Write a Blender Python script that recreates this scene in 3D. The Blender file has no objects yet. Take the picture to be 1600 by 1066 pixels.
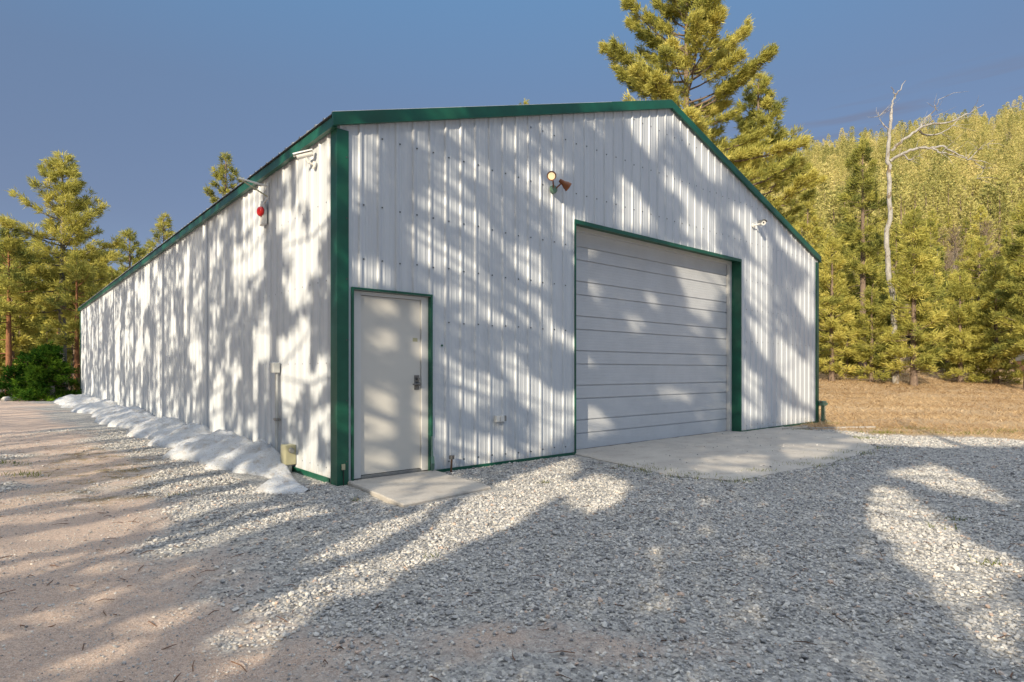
import bpy, bmesh, math, random
import numpy as np
from mathutils import Vector, Matrix
R = math.radians
scn = bpy.context.scene
COL = scn.collection
rng = np.random.default_rng(7)

# ------------------------------------------------------------------ camera, sky, sun, exposure
EYE, FPX, HOR = 1.26, 935.0, 580.0            # eye height (m), focal length and horizon row in photo pixels
cam_d = bpy.data.cameras.new('camera')
cam = bpy.data.objects.new('camera', cam_d); COL.objects.link(cam)
cam.location = (0, 0, EYE); cam.rotation_euler = (R(90), 0, 0)
cam_d.sensor_width = 36; cam_d.lens = 36*FPX/1600; cam_d.shift_y = (HOR-533)/1600
cam_d.clip_start = .05; cam_d.clip_end = 4000
scn.camera = cam

SUN_EL = R(22.0)
SUN_H = np.array([-.393, -.9195])             # horizontal direction towards the sun (behind the viewer)
SC, SS = math.cos(SUN_EL), math.sin(SUN_EL)
S3 = np.array([SUN_H[0]*SC, SUN_H[1]*SC, SS])
SA = np.array([.9195, -.393, 0.0])            # axes of the plane square to the sun
SB = np.array([.393*SS, .9195*SS, SC])

w = bpy.data.worlds.new('World'); scn.world = w; w.use_nodes = True
nt = w.node_tree; nt.nodes.clear()
wo = nt.nodes.new('ShaderNodeOutputWorld'); bg = nt.nodes.new('ShaderNodeBackground')
sky = nt.nodes.new('ShaderNodeTexSky'); sky.sky_type = 'NISHITA'; sky.sun_disc = False
sky.sun_elevation = SUN_EL; sky.sun_rotation = math.atan2(S3[0], S3[1])
sky.altitude = 2400; sky.air_density = 1.0; sky.dust_density = .4; sky.ozone_density = 2.5
tc = nt.nodes.new('ShaderNodeTexCoord'); sep = nt.nodes.new('ShaderNodeSeparateXYZ')
ramp = nt.nodes.new('ShaderNodeValToRGB')
nt.links.new(tc.outputs['Generated'], sep.inputs[0]); nt.links.new(sep.outputs['Z'], ramp.inputs[0])
# tone of the evening air by height: mauve-grey low down, blue above, extra brightness added overhead, out of view, to lift the shade (radiance / 8)
el_ = ramp.color_ramp.elements
STOPS = [(0.0, (.64, .66, .88)), (.22, (.55, .61, .86)), (.40, (.53, .77, 1.20)), (.54, (.50, 1.02, 1.74)), (.63, (1.3, 1.9, 2.6)), (.78, (6.3, 6.7, 7.3)), (1.0, (6.8, 7.2, 7.7))]
while len(el_) < len(STOPS): el_.new(.5)
for q_, (p_, c_) in enumerate(STOPS): el_[q_].position = p_; el_[q_].color = tuple(v_/8 for v_ in c_)+(1,)
sc6 = nt.nodes.new('ShaderNodeMix'); sc6.data_type = 'RGBA'; sc6.blend_type = 'MULTIPLY'; sc6.inputs[0].default_value = 1; sc6.inputs[7].default_value = (8, 8, 8, 1)
nt.links.new(ramp.outputs[0], sc6.inputs[6])
mul = nt.nodes.new('ShaderNodeMix'); mul.data_type = 'RGBA'; mul.inputs[0].default_value = .8
nt.links.new(sky.outputs[0], mul.inputs[6]); nt.links.new(sc6.outputs[2], mul.inputs[7])
# faint streaks of thin cloud low over the hill
mp = nt.nodes.new('ShaderNodeMapping'); mp.inputs['Scale'].default_value = (2.2, 2.2, 30)
nz = nt.nodes.new('ShaderNodeTexNoise'); nz.inputs['Scale'].default_value = 2.0; nz.inputs['Detail'].default_value = 4
nt.links.new(tc.outputs['Generated'], mp.inputs[0]); nt.links.new(mp.outputs[0], nz.inputs[0])
cr = nt.nodes.new('ShaderNodeValToRGB'); nt.links.new(nz.outputs[0], cr.inputs[0])
cr.color_ramp.elements[0].position = .52; cr.color_ramp.elements[0].color = (0, 0, 0, 1)
cr.color_ramp.elements[1].position = .75; cr.color_ramp.elements[1].color = (1, 1, 1, 1)
band = nt.nodes.new('ShaderNodeValToRGB'); nt.links.new(sep.outputs['Z'], band.inputs[0])
be = band.color_ramp.elements
be[0].position = .30; be[0].color = (0, 0, 0, 1); be[1].position = .40; be[1].color = (0, 0, 0, 1)
e = be.new(.335); e.color = (.8, .8, .8, 1)
cm = nt.nodes.new('ShaderNodeMath'); cm.operation = 'MULTIPLY'
side = nt.nodes.new('ShaderNodeMapRange'); side.inputs['From Min'].default_value = .22; side.inputs['From Max'].default_value = .36
nt.links.new(sep.outputs['X'], side.inputs['Value'])
cm0 = nt.nodes.new('ShaderNodeMath'); cm0.operation = 'MULTIPLY'; nt.links.new(band.outputs[0], cm0.inputs[0]); nt.links.new(side.outputs[0], cm0.inputs[1])
nt.links.new(cr.outputs[0], cm.inputs[0]); nt.links.new(cm0.outputs[0], cm.inputs[1])
cl = nt.nodes.new('ShaderNodeMix'); cl.data_type = 'RGBA'
nt.links.new(cm.outputs[0], cl.inputs[0]); nt.links.new(mul.outputs[2], cl.inputs[6]); cl.inputs[7].default_value = (.78, .82, 1.12, 1)
nt.links.new(cl.outputs[2], bg.inputs[0]); nt.links.new(bg.outputs[0], wo.inputs[0])
bg.inputs[1].default_value = .15

sun_d = bpy.data.lights.new('sun', 'SUN'); sun = bpy.data.objects.new('sun', sun_d); COL.objects.link(sun)
sun_d.energy = 3.6; sun_d.angle = R(.45); sun_d.color = (1.0, .865, .65)
sun.rotation_euler = Vector(S3).to_track_quat('Z', 'Y').to_euler(); sun.location = Vector(S3)*60
scn.view_settings.view_transform = 'Standard'; scn.view_settings.look = 'None'
scn.view_settings.gamma = 1; scn.view_settings.use_curve_mapping = False
scn.view_settings.exposure = 0.80
scn.cycles.max_bounces = 6; scn.cycles.diffuse_bounces = 4; scn.cycles.transparent_max_bounces = 4

# ------------------------------------------------------------------ small tools
def smooth(x, a, b):
    t = np.clip((np.asarray(x, float)-a)/(b-a), 0, 1); return t*t*(3-2*t)

_tab = np.random.default_rng(3).random((256, 256))
def vnoise(x, y):
    x = np.asarray(x, float); y = np.asarray(y, float)
    xi = np.floor(x).astype(int); yi = np.floor(y).astype(int)
    fx = x-xi; fy = y-yi; fx = fx*fx*(3-2*fx); fy = fy*fy*(3-2*fy)
    g = lambda i, j: _tab[(xi+i) & 255, (yi+j) & 255]
    return (g(0,0)*(1-fx)+g(1,0)*fx)*(1-fy)+(g(0,1)*(1-fx)+g(1,1)*fx)*fy
def fbm(x, y, o=3):
    s = 0; a = .5; t = 0
    for k in range(o):
        s = s+a*vnoise(x*2**k+17*k, y*2**k+9*k); t += a; a *= .5
    return s/t

class MB:
    """collects vertices, faces and a tint per vertex; build() links ONE mesh object"""
    def __init__(s): s.v = []; s.f = []; s.t = []; s.m = []; s.n = 0
    def add(s, V, F, tint=.5, mi=0):
        V = np.asarray(V, float).reshape(-1, 3); F = np.asarray(F, int)
        if len(V) == 0: return
        s.v.append(V); s.f.append(F+s.n); s.m.append(np.full(len(F), mi, int))
        s.t.append(np.broadcast_to(np.asarray(tint, float), (len(V),))); s.n += len(V)
    def box(s, x0, x1, y0, y1, z0, z1, tint=.5, mi=0):
        V = [(x, y, z) for z in (z0, z1) for y in (y0, y1) for x in (x0, x1)]
        s.add(V, [(0,2,3,1),(4,5,7,6),(0,1,5,4),(2,6,7,3),(0,4,6,2),(1,3,7,5)], tint, mi)
    def prism(s, poly, axis, a0, a1, tint=.5, mi=0):
        """poly: 2-D outline (counter-clockwise seen from +axis) pushed from a0 to a1"""
        n = len(poly); V = []
        for a in (a0, a1):
            for p, q in poly:
                V.append({'x': (a, p, q), 'y': (p, a, q), 'z': (p, q, a)}[axis])
        s.add(V, [(i, (i+1) % n, n+(i+1) % n, n+i) for i in range(n)], tint, mi)
        for off in (0, n):
            c = np.mean(np.array(V[off:off+n]), axis=0)
            s.add(list(V[off:off+n])+[c], [(i, (i+1) % n, n) for i in range(n)], tint, mi)
    def tube(s, P, r, k=8, tint=.5, mi=0, cap=True):
        P = np.asarray(P, float); n = len(P); r = np.broadcast_to(np.asarray(r, float), (n,))
        T = np.gradient(P, axis=0); T /= np.linalg.norm(T, axis=1)[:, None]+1e-9
        up = np.array([0, 0, 1.]) if abs(T[0][2]) < .9 else np.array([1., 0, 0])
        X = np.cross(up, T); X /= np.linalg.norm(X, axis=1)[:, None]+1e-9
        Y = np.cross(T, X)
        a = np.arange(k)*2*math.pi/k
        V = P[:, None]+r[:, None, None]*(np.cos(a)[None, :, None]*X[:, None]+np.sin(a)[None, :, None]*Y[:, None])
        V = V.reshape(-1, 3)
        i, j = np.meshgrid(np.arange(n-1), np.arange(k), indexing='ij'); i = i.ravel(); j = j.ravel(); j2 = (j+1) % k
        s.add(V, np.stack([i*k+j, i*k+j2, (i+1)*k+j2, (i+1)*k+j], 1), tint, mi)
        if cap:
            for q in (0, n-1):
                s.add(np.vstack([V[q*k:(q+1)*k], P[q]]), [(jj, (jj+1) % k, k) for jj in range(k)], tint, mi)
    def build(s, name, mats, parent=None, smooth_shade=False, bevel=0, weld=False):
        me = bpy.data.meshes.new(name)
        V = np.vstack(s.v)
        me.vertices.add(len(V)); me.vertices.foreach_set('co', V.astype(np.float32).ravel())
        lens = np.concatenate([np.full(len(F), F.shape[1]) for F in s.f])
        loops = np.concatenate([F.ravel() for F in s.f])
        me.loops.add(len(loops)); me.loops.foreach_set('vertex_index', loops.astype(np.int32))
        me.polygons.add(len(lens))
        me.polygons.foreach_set('loop_start', np.concatenate([[0], np.cumsum(lens)[:-1]]).astype(np.int32))
        me.polygons.foreach_set('loop_total', lens.astype(np.int32))
        me.polygons.foreach_set('material_index', np.concatenate(s.m).astype(np.int32))
        me.polygons.foreach_set('use_smooth', np.full(len(lens), smooth_shade))
        at = me.attributes.new('tint', 'FLOAT', 'POINT'); at.data.foreach_set('value', np.concatenate(s.t).astype(np.float32))
        me.update(calc_edges=True); me.validate()
        if not isinstance(mats, (list, tuple)): mats = [mats]
        for m in mats: me.materials.append(m)
        if weld:
            b = bmesh.new(); b.from_mesh(me); bmesh.ops.remove_doubles(b, verts=b.verts, dist=1e-5)
            bmesh.ops.recalc_face_normals(b, faces=b.faces); b.to_mesh(me); b.free()
        o = bpy.data.objects.new(name, me); COL.objects.link(o)
        if parent: o.parent = parent
        if bevel:
            md = o.modifiers.new('bevel', 'BEVEL'); md.width = bevel; md.segments = 2; md.limit_method = 'ANGLE'
        return o

def tag(o, label=None, cat=None, group=None, kind=None):
    if label: o['label'] = label
    if cat: o['category'] = cat
    if group: o['group'] = group
    if kind: o['kind'] = kind
    return o
def empty(name, loc=(0, 0, 0), rz=0, label=None, cat=None, group=None):
    o = bpy.data.objects.new(name, None); COL.objects.link(o)
    o.empty_display_size = .2; o.location = loc; o.rotation_euler = (0, 0, rz)
    return tag(o, label, cat, group)
def copy_tree(o, kids):
    c = o.copy(); COL.objects.link(c)
    for k in kids:
        q = k.copy(); COL.objects.link(q); q.parent = c
    return c

# ------------------------------------------------------------------ materials
def mat(name):
    m = bpy.data.materials.new(name); m.use_nodes = True
    t = m.node_tree; b = t.nodes['Principled BSDF']
    return m, t, b
def nd(t, typ, **kw):
    n = t.nodes.new(typ)
    for k, v in kw.items(): setattr(n, k, v)
    return n
def mixc(t, f, a, b, blend='MIX'):
    n = nd(t, 'ShaderNodeMix', data_type='RGBA', blend_type=blend)
    for sock, val in ((n.inputs[0], f), (n.inputs[6], a), (n.inputs[7], b)):
        if isinstance(val, (int, float)): sock.default_value = val
        elif isinstance(val, tuple): sock.default_value = val+((1,) if len(val) == 3 else ())
        else: t.links.new(val, sock)
    return n.outputs[2]
def rampn(t, src, stops):
    n = nd(t, 'ShaderNodeValToRGB'); el = n.color_ramp.elements
    while len(el) < len(stops): el.new(.5)
    for i, (p, c) in enumerate(stops):
        el[i].position = p; el[i].color = tuple(c)+(1,) if not isinstance(c, (int, float)) else (c, c, c, 1)
    t.links.new(src, n.inputs[0]); return n.outputs[0]
def noise(t, scale, detail=3, rough=.55, vec=None, sc=None):
    c = nd(t, 'ShaderNodeTexCoord'); n = nd(t, 'ShaderNodeTexNoise')
    n.inputs['Scale'].default_value = scale; n.inputs['Detail'].default_value = detail; n.inputs['Roughness'].default_value = rough
    src = c.outputs['Object']
    if sc:
        m = nd(t, 'ShaderNodeMapping'); m.inputs['Scale'].default_value = sc; t.links.new(src, m.inputs[0]); src = m.outputs[0]
    t.links.new(src, n.inputs['Vector']); return n.outputs[0]
def attr(t, name):
    a = nd(t, 'ShaderNodeAttribute', attribute_name=name); return a.outputs['Fac']
def bump(t, b, h, strength, dist=.01):
    n = nd(t, 'ShaderNodeBump'); n.inputs['Strength'].default_value = strength; n.inputs['Distance'].default_value = dist
    t.links.new(h, n.inputs['Height']); t.links.new(n.outputs[0], b.inputs['Normal'])

def painted(name, c, rough=.4, dirt=.12, spec=.4, metal=0.0, bmp=.15, dscale=3.0):
    m, t, b = mat(name)
    n1 = noise(t, dscale, 5, .6); n2 = noise(t, 40, 3)
    f = rampn(t, n1, [(.35, 0.0), (.75, 1.0)])
    d = tuple(x*(1-dirt) for x in c)
    col = mixc(t, f, tuple(c), d)
    t.links.new(col, b.inputs['Base Color'])
    r = rampn(t, n1, [(.3, max(.05, rough-.08)), (.8, min(1, rough+.12))]); t.links.new(r, b.inputs['Roughness'])
    b.inputs['Metallic'].default_value = metal; b.inputs['Specular IOR Level'].default_value = spec
    if bmp: bump(t, b, n2, bmp, .002)
    return m

def wall_material():
    m, t, b = mat('white_steel_siding')
    streak = noise(t, 1.0, 4, .6, sc=(9, 9, .5)); big = noise(t, .7, 3)
    c = mixc(t, rampn(t, streak, [(.4, 0.0), (.8, 1.0)]), (.545, .575, .61), (.475, .497, .525))
    sepn = nd(t, 'ShaderNodeSeparateXYZ'); tcn = nd(t, 'ShaderNodeTexCoord'); t.links.new(tcn.outputs['Object'], sepn.inputs[0])
    sp = noise(t, 14, 5, .7)
    # splashed mud along the foot of the wall
    low = rampn(t, sepn.outputs['Z'], [(0.0, 1.0), (.35, 0.0)])
    mm = nd(t, 'ShaderNodeMath', operation='MULTIPLY'); t.links.new(low, mm.inputs[0]); t.links.new(rampn(t, sp, [(.42, 0.0), (.7, .55)]), mm.inputs[1])
    c = mixc(t, mm.outputs[0], c, (.42, .36, .30))
    t.links.new(c, b.inputs['Base Color'])
    b.inputs['Roughness'].default_value = .38; b.inputs['Specular IOR Level'].default_value = .45
    bump(t, b, noise(t, 2.2, 2, sc=(1.0, 1.0, .6)), .25, .012)
    return m
M = {}
M['wall'] = wall_material()
M['green'] = painted('green_trim_paint', (.010, .100, .060), .40, .35, .45)
M['white'] = painted('white_paint', (.60, .595, .58), .42, .08)
M['door'] = painted('door_paint', (.60, .58, .535), .45, .06, dscale=1.2)
M['ohdoor'] = painted('overhead_door_paint', (.545, .56, .58), .45, .10, bmp=.3)
M['roof'] = painted('galvanised_roof', (.40, .40, .39), .42, .35, metal=.6)
M['dark'] = painted('dark_gap', (.03, .03, .03), .8, .1)
M['screw'] = painted('screw_head', (.10, .11, .11), .5, .1, metal=.6)
M['grey'] = painted('grey_metal', (.34, .34, .33), .4, .3, metal=.7, dscale=20)
M['steel'] = painted('dark_steel', (.22, .215, .21), .35, .3, metal=.8, dscale=30)
M['beige'] = painted('beige_enamel', (.42, .40, .26), .45, .2, dscale=8)
M['pvc'] = painted('grey_pvc', (.52, .53, .52), .5, .15, dscale=8)
M['bronze'] = painted('bronze_lamp_paint', (.26, .085, .028), .4, .4, dscale=12)
M['camw'] = painted('camera_plastic', (.70, .69, .66), .4, .1, dscale=10)
M['black'] = painted('black_glass', (.012, .012, .014), .12, .1, spec=.6)
M['red'] = painted('red_lens', (.62, .008, .008), .18, .1, spec=.6, bmp=0)
M['sage'] = painted('faded_green_metal', (.15, .26, .19), .5, .35, dscale=15)
M['rust'] = painted('rusty_brown', (.16, .085, .05), .8, .4, dscale=12)
M['redroof'] = painted('faded_red_roof', (.34, .09, .075), .7, .3, dscale=2)
M['boards'] = painted('weathered_boards', (.36, .33, .30), .85, .4, dscale=4)
M['greyboards'] = painted('grey_weathered_boards', (.15, .145, .14), .85, .4, dscale=4)
def lamp_glass():
    m, t, b = mat('lit_lamp_glass'); b.inputs['Base Color'].default_value = (.6, .45, .25, 1); b.inputs['Roughness'].default_value = .2
    b.inputs['Emission Color'].default_value = (1, .74, .40, 1); b.inputs['Emission Strength'].default_value = .55
    return m
M['lamp'] = lamp_glass()

def concrete():
    m, t, b = mat('concrete')
    a = noise(t, 1.6, 6, .65); f = noise(t, 60, 4, .7)
    c = mixc(t, rampn(t, a, [(.3, 0.0), (.72, 1.0)]), (.50, .465, .415), (.37, .34, .31))
    c = mixc(t, rampn(t, f, [(.45, 0.0), (.75, .5)]), c, (.25, .235, .215))
    st = noise(t, 5, 5, .7); c = mixc(t, rampn(t, st, [(.55, 0.0), (.68, .45)]), c, (.24, .20, .16))
    t.links.new(c, b.inputs['Base Color']); b.inputs['Roughness'].default_value = .9; b.inputs['Specular IOR Level'].default_value = .2
    bump(t, b, f, .35, .006)
    return m
M['concrete'] = concrete()

def snow():
    m, t, b = mat('old_snow')
    a = noise(t, 3, 5, .6); f = noise(t, 30, 5, .7)
    c = mixc(t, rampn(t, a, [(.42, 0.0), (.75, .8)]), (.56, .575, .60), (.42, .425, .43))
    g = noise(t, 9, 6, .75); c = mixc(t, rampn(t, g, [(.52, 0.0), (.68, .75)]), c, (.36, .30, .24))
    sp = noise(t, 70, 2); c = mixc(t, rampn(t, sp, [(.63, 0.0), (.67, .8)]), c, (.18, .14, .11))
    t.links.new(c, b.inputs['Base Color']); b.inputs['Roughness'].default_value = .65
    b.inputs['Subsurface Weight'].default_value = .25; b.inputs['Subsurface Radius'].default_value = (.05, .06, .08)
    bump(t, b, f, .9, .03)
    return m
M['snow'] = snow()

def ground_mat():
    m, t, b = mat('ground')
    big = noise(t, .55, 4, .6); mid = noise(t, 3.0, 5, .65); fine = noise(t, 45, 5, .75); grit = noise(t, 170, 2, .6)
    dirt = mixc(t, rampn(t, mid, [(.3, 0.0), (.7, 1.0)]), (.72, .535, .415), (.58, .43, .34))
    dirt = mixc(t, rampn(t, big, [(.35, 0.0), (.65, 1.0)]), dirt, (.57, .425, .335))
    dirt = mixc(t, rampn(t, fine, [(.38, 0.0), (.60, .75)]), dirt, (.36, .27, .225))
    dirt = mixc(t, rampn(t, grit, [(.54, 0.0), (.62, .7)]), dirt, (.80, .71, .62))
    tcn = nd(t, 'ShaderNodeTexCoord')
    def vor(s):
        vo = nd(t, 'ShaderNodeTexVoronoi'); vo.inputs['Scale'].default_value = s; t.links.new(tcn.outputs['Object'], vo.inputs['Vector']); return vo
    v1 = vor(38); v2 = vor(75)
    sp = nd(t, 'ShaderNodeSeparateColor'); t.links.new(v1.outputs['Color'], sp.inputs[0])
    grav = rampn(t, sp.outputs[0], [(0.0, (.17, .168, .168)), (.45, (.42, .41, .40)), (.8, (.60, .575, .535)), (1.0, (.76, .73, .67))])
    sp2 = nd(t, 'ShaderNodeSeparateColor'); t.links.new(v2.outputs['Color'], sp2.inputs[0])
    grav2 = rampn(t, sp2.outputs[1], [(0.0, (.20, .19, .18)), (.6, (.45, .435, .41)), (1.0, (.66, .63, .58))])
    grav = mixc(t, .45, grav, grav2)
    g = attr(t, 'gravel')
    ad = nd(t, 'ShaderNodeMath', operation='ADD'); t.links.new(g, ad.inputs[0])
    ms = nd(t, 'ShaderNodeMath', operation='MULTIPLY_ADD'); t.links.new(mid, ms.inputs[0]); ms.inputs[1].default_value = 1.0; ms.inputs[2].default_value = -.5
    t.links.new(ms.outputs[0], ad.inputs[1])
    gm = rampn(t, ad.outputs[0], [(.28, 0.0), (.74, 1.0)])
    c = mixc(t, gm, dirt, grav)
    # dry meadow
    n3 = noise(t, .9, 5, .65); n4 = noise(t, 16, 5, .75)
    md = mixc(t, rampn(t, n4, [(.3, 0.0), (.7, 1.0)]), (.61, .44, .265), (.41, .285, .165))
    md = mixc(t, rampn(t, n3, [(.5, 0.0), (.72, .6)]), md, (.34, .17, .08))
    c = mixc(t, attr(t, 'meadow'), c, md)
    n5 = noise(t, 2.2, 6, .7)
    fl = mixc(t, rampn(t, n5, [(.4, 0.0), (.66, 1.0)]), (.26, .19, .115), (.085, .065, .042))
    c = mixc(t, attr(t, 'forest'), c, fl)
    # moss and weeds by the snow
    n6 = noise(t, 2.6, 5, .7)
    mo = nd(t, 'ShaderNodeMath', operation='MULTIPLY'); t.links.new(attr(t, 'moss'), mo.inputs[0]); t.links.new(rampn(t, n6, [(.48, 0.0), (.62, .85)]), mo.inputs[1])
    c = mixc(t, mo.outputs[0], c, (.20, .14, .035))
    t.links.new(c, b.inputs['Base Color']); b.inputs['Roughness'].default_value = .95; b.inputs['Specular IOR Level'].default_value = .15
    inv = nd(t, 'ShaderNodeMath', operation='MULTIPLY_ADD'); t.links.new(v1.outputs['Distance'], inv.inputs[0]); inv.inputs[1].default_value = -1.4; inv.inputs[2].default_value = 1
    hh = nd(t, 'ShaderNodeMath', operation='MULTIPLY'); t.links.new(inv.outputs[0], hh.inputs[0]); t.links.new(gm, hh.inputs[1])
    h2 = nd(t, 'ShaderNodeMath', operation='MULTIPLY_ADD'); t.links.new(fine, h2.inputs[0]); h2.inputs[1].default_value = 1.1; t.links.new(hh.outputs[0], h2.inputs[2])
    bump(t, b, h2.outputs[0], .9, .025)
    return m
M['ground'] = ground_mat()

def stone_mat():
    m, t, b = mat('crushed_stone')
    c = rampn(t, attr(t, 'tint'), [(0.0, (.15, .15, .155)), (.35, (.385, .38, .375)), (.62, (.52, .50, .47)), (.82, (.63, .60, .55)), (.93, (.76, .72, .65)), (1.0, (.58, .43, .34))])
    n = noise(t, 120, 3, .7); c = mixc(t, rampn(t, n, [(.35, 0.0), (.7, .35)]), c, (.26, .24, .22))
    t.links.new(c, b.inputs['Base Color']); b.inputs['Roughness'].default_value = .88; b.inputs['Specular IOR Level'].default_value = .25
    return m
M['stone'] = stone_mat()

def needle_mat(name, dark, mid, bright, transl=.35):
    m = bpy.data.materials.new(name); m.use_nodes = True; t = m.node_tree; t.nodes.clear()
    o = nd(t, 'ShaderNodeOutputMaterial')
    oi = nd(t, 'ShaderNodeObjectInfo')
    ad = nd(t, 'ShaderNodeMath', operation='MULTIPLY_ADD'); t.links.new(oi.outputs['Random'], ad.inputs[0]); ad.inputs[1].default_value = .36; ad.inputs[2].default_value = -.18
    a2 = nd(t, 'ShaderNodeMath', operation='ADD', use_clamp=True); t.links.new(attr(t, 'tint'), a2.inputs[0]); t.links.new(ad.outputs[0], a2.inputs[1])
    c = rampn(t, a2.outputs[0], [(0.0, dark), (.5, mid), (1.0, bright)])
    d = nd(t, 'ShaderNodeBsdfDiffuse'); tr = nd(t, 'ShaderNodeBsdfTranslucent'); mx = nd(t, 'ShaderNodeMixShader'); mx.inputs[0].default_value = transl
    t.links.new(c, d.inputs[0]); t.links.new(c, tr.inputs[0]); t.links.new(d.outputs[0], mx.inputs[1]); t.links.new(tr.outputs[0], mx.inputs[2])
    t.links.new(mx.outputs[0], o.inputs[0]); return m
M['pine'] = needle_mat('pine_needles', (.14, .17, .055), (.43, .41, .10), (.70, .62, .18))
M['hillpine'] = needle_mat('hill_pine_needles', (.16, .18, .065), (.44, .41, .14), (.68, .58, .25), .2)
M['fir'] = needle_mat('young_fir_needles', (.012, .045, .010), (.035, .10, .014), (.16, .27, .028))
M['twig'] = needle_mat('bare_twigs', (.15, .115, .085), (.26, .20, .15), (.36, .29, .22), .1)
M['drygrass'] = needle_mat('dry_grass', (.38, .25, .13), (.58, .42, .245), (.74, .58, .37), .25)
M['greengrass'] = needle_mat('green_grass', (.07, .11, .02), (.16, .20, .03), (.36, .33, .09), .3)

def bark(name, a, c2, scale=6, patches=None):
    m, t, b = mat(name)
    n = noise(t, scale, 6, .7, sc=(1, 1, .35)); n2 = noise(t, scale*5, 4, .7, sc=(1, 1, .4))
    c = mixc(t, rampn(t, n, [(.35, 0.0), (.65, 1.0)]), a, c2)
    c = mixc(t, rampn(t, n2, [(.52, 0.0), (.66, .75)]), c, tuple(x*.35 for x in c2))
    if patches:
        n3 = noise(t, patches[0], 4, .7, sc=(1, 1, .6)); c = mixc(t, rampn(t, n3, [(.54, 0.0), (.60, 1.0)]), c, patches[1])
    t.links.new(c, b.inputs['Base Color']); b.inputs['Roughness'].default_value = .95; b.inputs['Specular IOR Level'].default_value = .1
    bump(t, b, n2, .8, .03); return m
M['bark'] = bark('pine_bark', (.27, .20, .15), (.17, .125, .10))
M['redbark'] = bark('red_pine_bark', (.36, .17, .085), (.20, .10, .06))
M['greybark'] = bark('grey_bark', (.26, .245, .235), (.15, .14, .135))
M['deadwood'] = bark('bleached_deadwood', (.47, .45, .42), (.30, .285, .265), 7, (2.2, (.20, .16, .12)))
M['rock'] = bark('pale_rock', (.55, .53, .50), (.36, .34, .31), 5)

# ------------------------------------------------------------------ the lie of the land
CO = np.array([-1.93, 6.655]); U = np.array([.7574, .6530]); Vv = np.array([-.6530, .7574]); ROT = math.atan2(.6530, .7574)
def loc(x, y): return (x-CO[0])*U[0]+(y-CO[1])*U[1], (x-CO[0])*Vv[0]+(y-CO[1])*Vv[1]
def wpt(lx, ly, z=0): p = CO+U*lx+Vv*ly; return np.array([p[0], p[1], z])
def at(px, Y): return (px-800)/FPX*Y
def height(x, y):
    x = np.asarray(x, float); y = np.asarray(y, float)
    Yp = np.maximum(y, .5); px = np.where(y > .5, 800+FPX*x/Yp, np.where(x > 0, 3000, -1500)); px = np.clip(px, -1500, 3000)
    e = np.interp(px, [-1500, 0, 300, 600, 950, 1240, 1600, 2000, 3000], [.03, .05, .06, .10, .25, .345, .418, .46, .46])
    s = np.clip((y-50)/(320-50), 0, None); s = np.where(s < 1, s**1.12, 1+(s-1)*.25)
    h = e*320*s
    h += 2.6*smooth(y, 28, 66)*smooth(x, 2, 12) + .8*smooth(y, 26, 50)*smooth(-x, 10, 20)
    r = np.hypot(x, y); lx, ly = loc(x, y)
    inside = smooth(np.minimum.reduce([lx+.2, 12.7-lx, ly+.2, 27-ly]), -.7, 0)
    und = (fbm(x*.7, y*.7)-.5)*.07+(fbm(x*2.6+5, y*2.6)-.5)*.035*(1-smooth(r, 9, 25))
    und += (fbm(lx*2.4+30, ly*.22)-.5)*.07*smooth(-lx, 1.0, 1.8)*(1-smooth(r, 14, 24))+(fbm(x*6, y*6)-.5)*.022*(1-smooth(r, 5, 9))
    und += (fbm(x*.05, y*.05)-.5)*6*smooth(y, 60, 130)
    ap = smooth(np.minimum.reduce([lx-2.6, 11-lx, ly+3.4, .6-ly]), -.4, .2)
    return h+und*(1-np.maximum(inside, ap))-.012*np.maximum(inside, ap)
def h1(x, y): return float(height(np.array([x]), np.array([y]))[0])
def f_gravel(x, y):
    edge = np.interp(y, [0, 2.4, 2.8, 4.2, 7.4, 11.8, 25], [-.15, -.3, -.45, -1.4, -4.2, -8.4, -19.5])
    n = fbm(x*.8+3, y*.8)
    g = smooth(x-edge+(n-.5)*3.0, -1.6, 1.1)
    dip = np.exp(-(((x-.25)/1.2)**2+((y-2.75)/.28)**2)*1.0)
    g = g*(1-.65*dip)
    g = np.maximum(g, .75*smooth(-x, 2.2, 3.5)*np.exp(-((y-7.0-.25*(-x-4))/1.5)**2)*smooth(n, .33, .58)+.6*smooth(-x, .3, 1)*np.exp(-((y-2.75)/.3)**2)*smooth(n, .38, .6))
    far = smooth(x, 3, 8)*smooth(y, 7, 12)
    return np.clip(g*(1-.25*far)+.10, 0, 1)
def f_meadow(x, y):
    d = (y-13.4+1.23*(x-7))/1.58+(fbm(x*1.1, y*1.1)-.5)*2.4+(fbm(x*5, y*5)-.5)*.8
    return smooth(d, -.3, .5)*smooth(x, 3, 5)*(1-smooth(y, 44, 60)*.6)
def f_forest(x, y):
    a = smooth(y, 25, 27.5)*smooth(-x, 4, 9); return np.clip(a+smooth(y, 46, 62)*.75*(x > 0), 0, 1)
def f_moss(x, y):
    lx, ly = loc(x, y); return smooth(-lx, .9, 1.3)*smooth(lx, -3.2, -1.6)*smooth(ly, .2, 1)*(1-smooth(ly, 5, 7))

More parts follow.
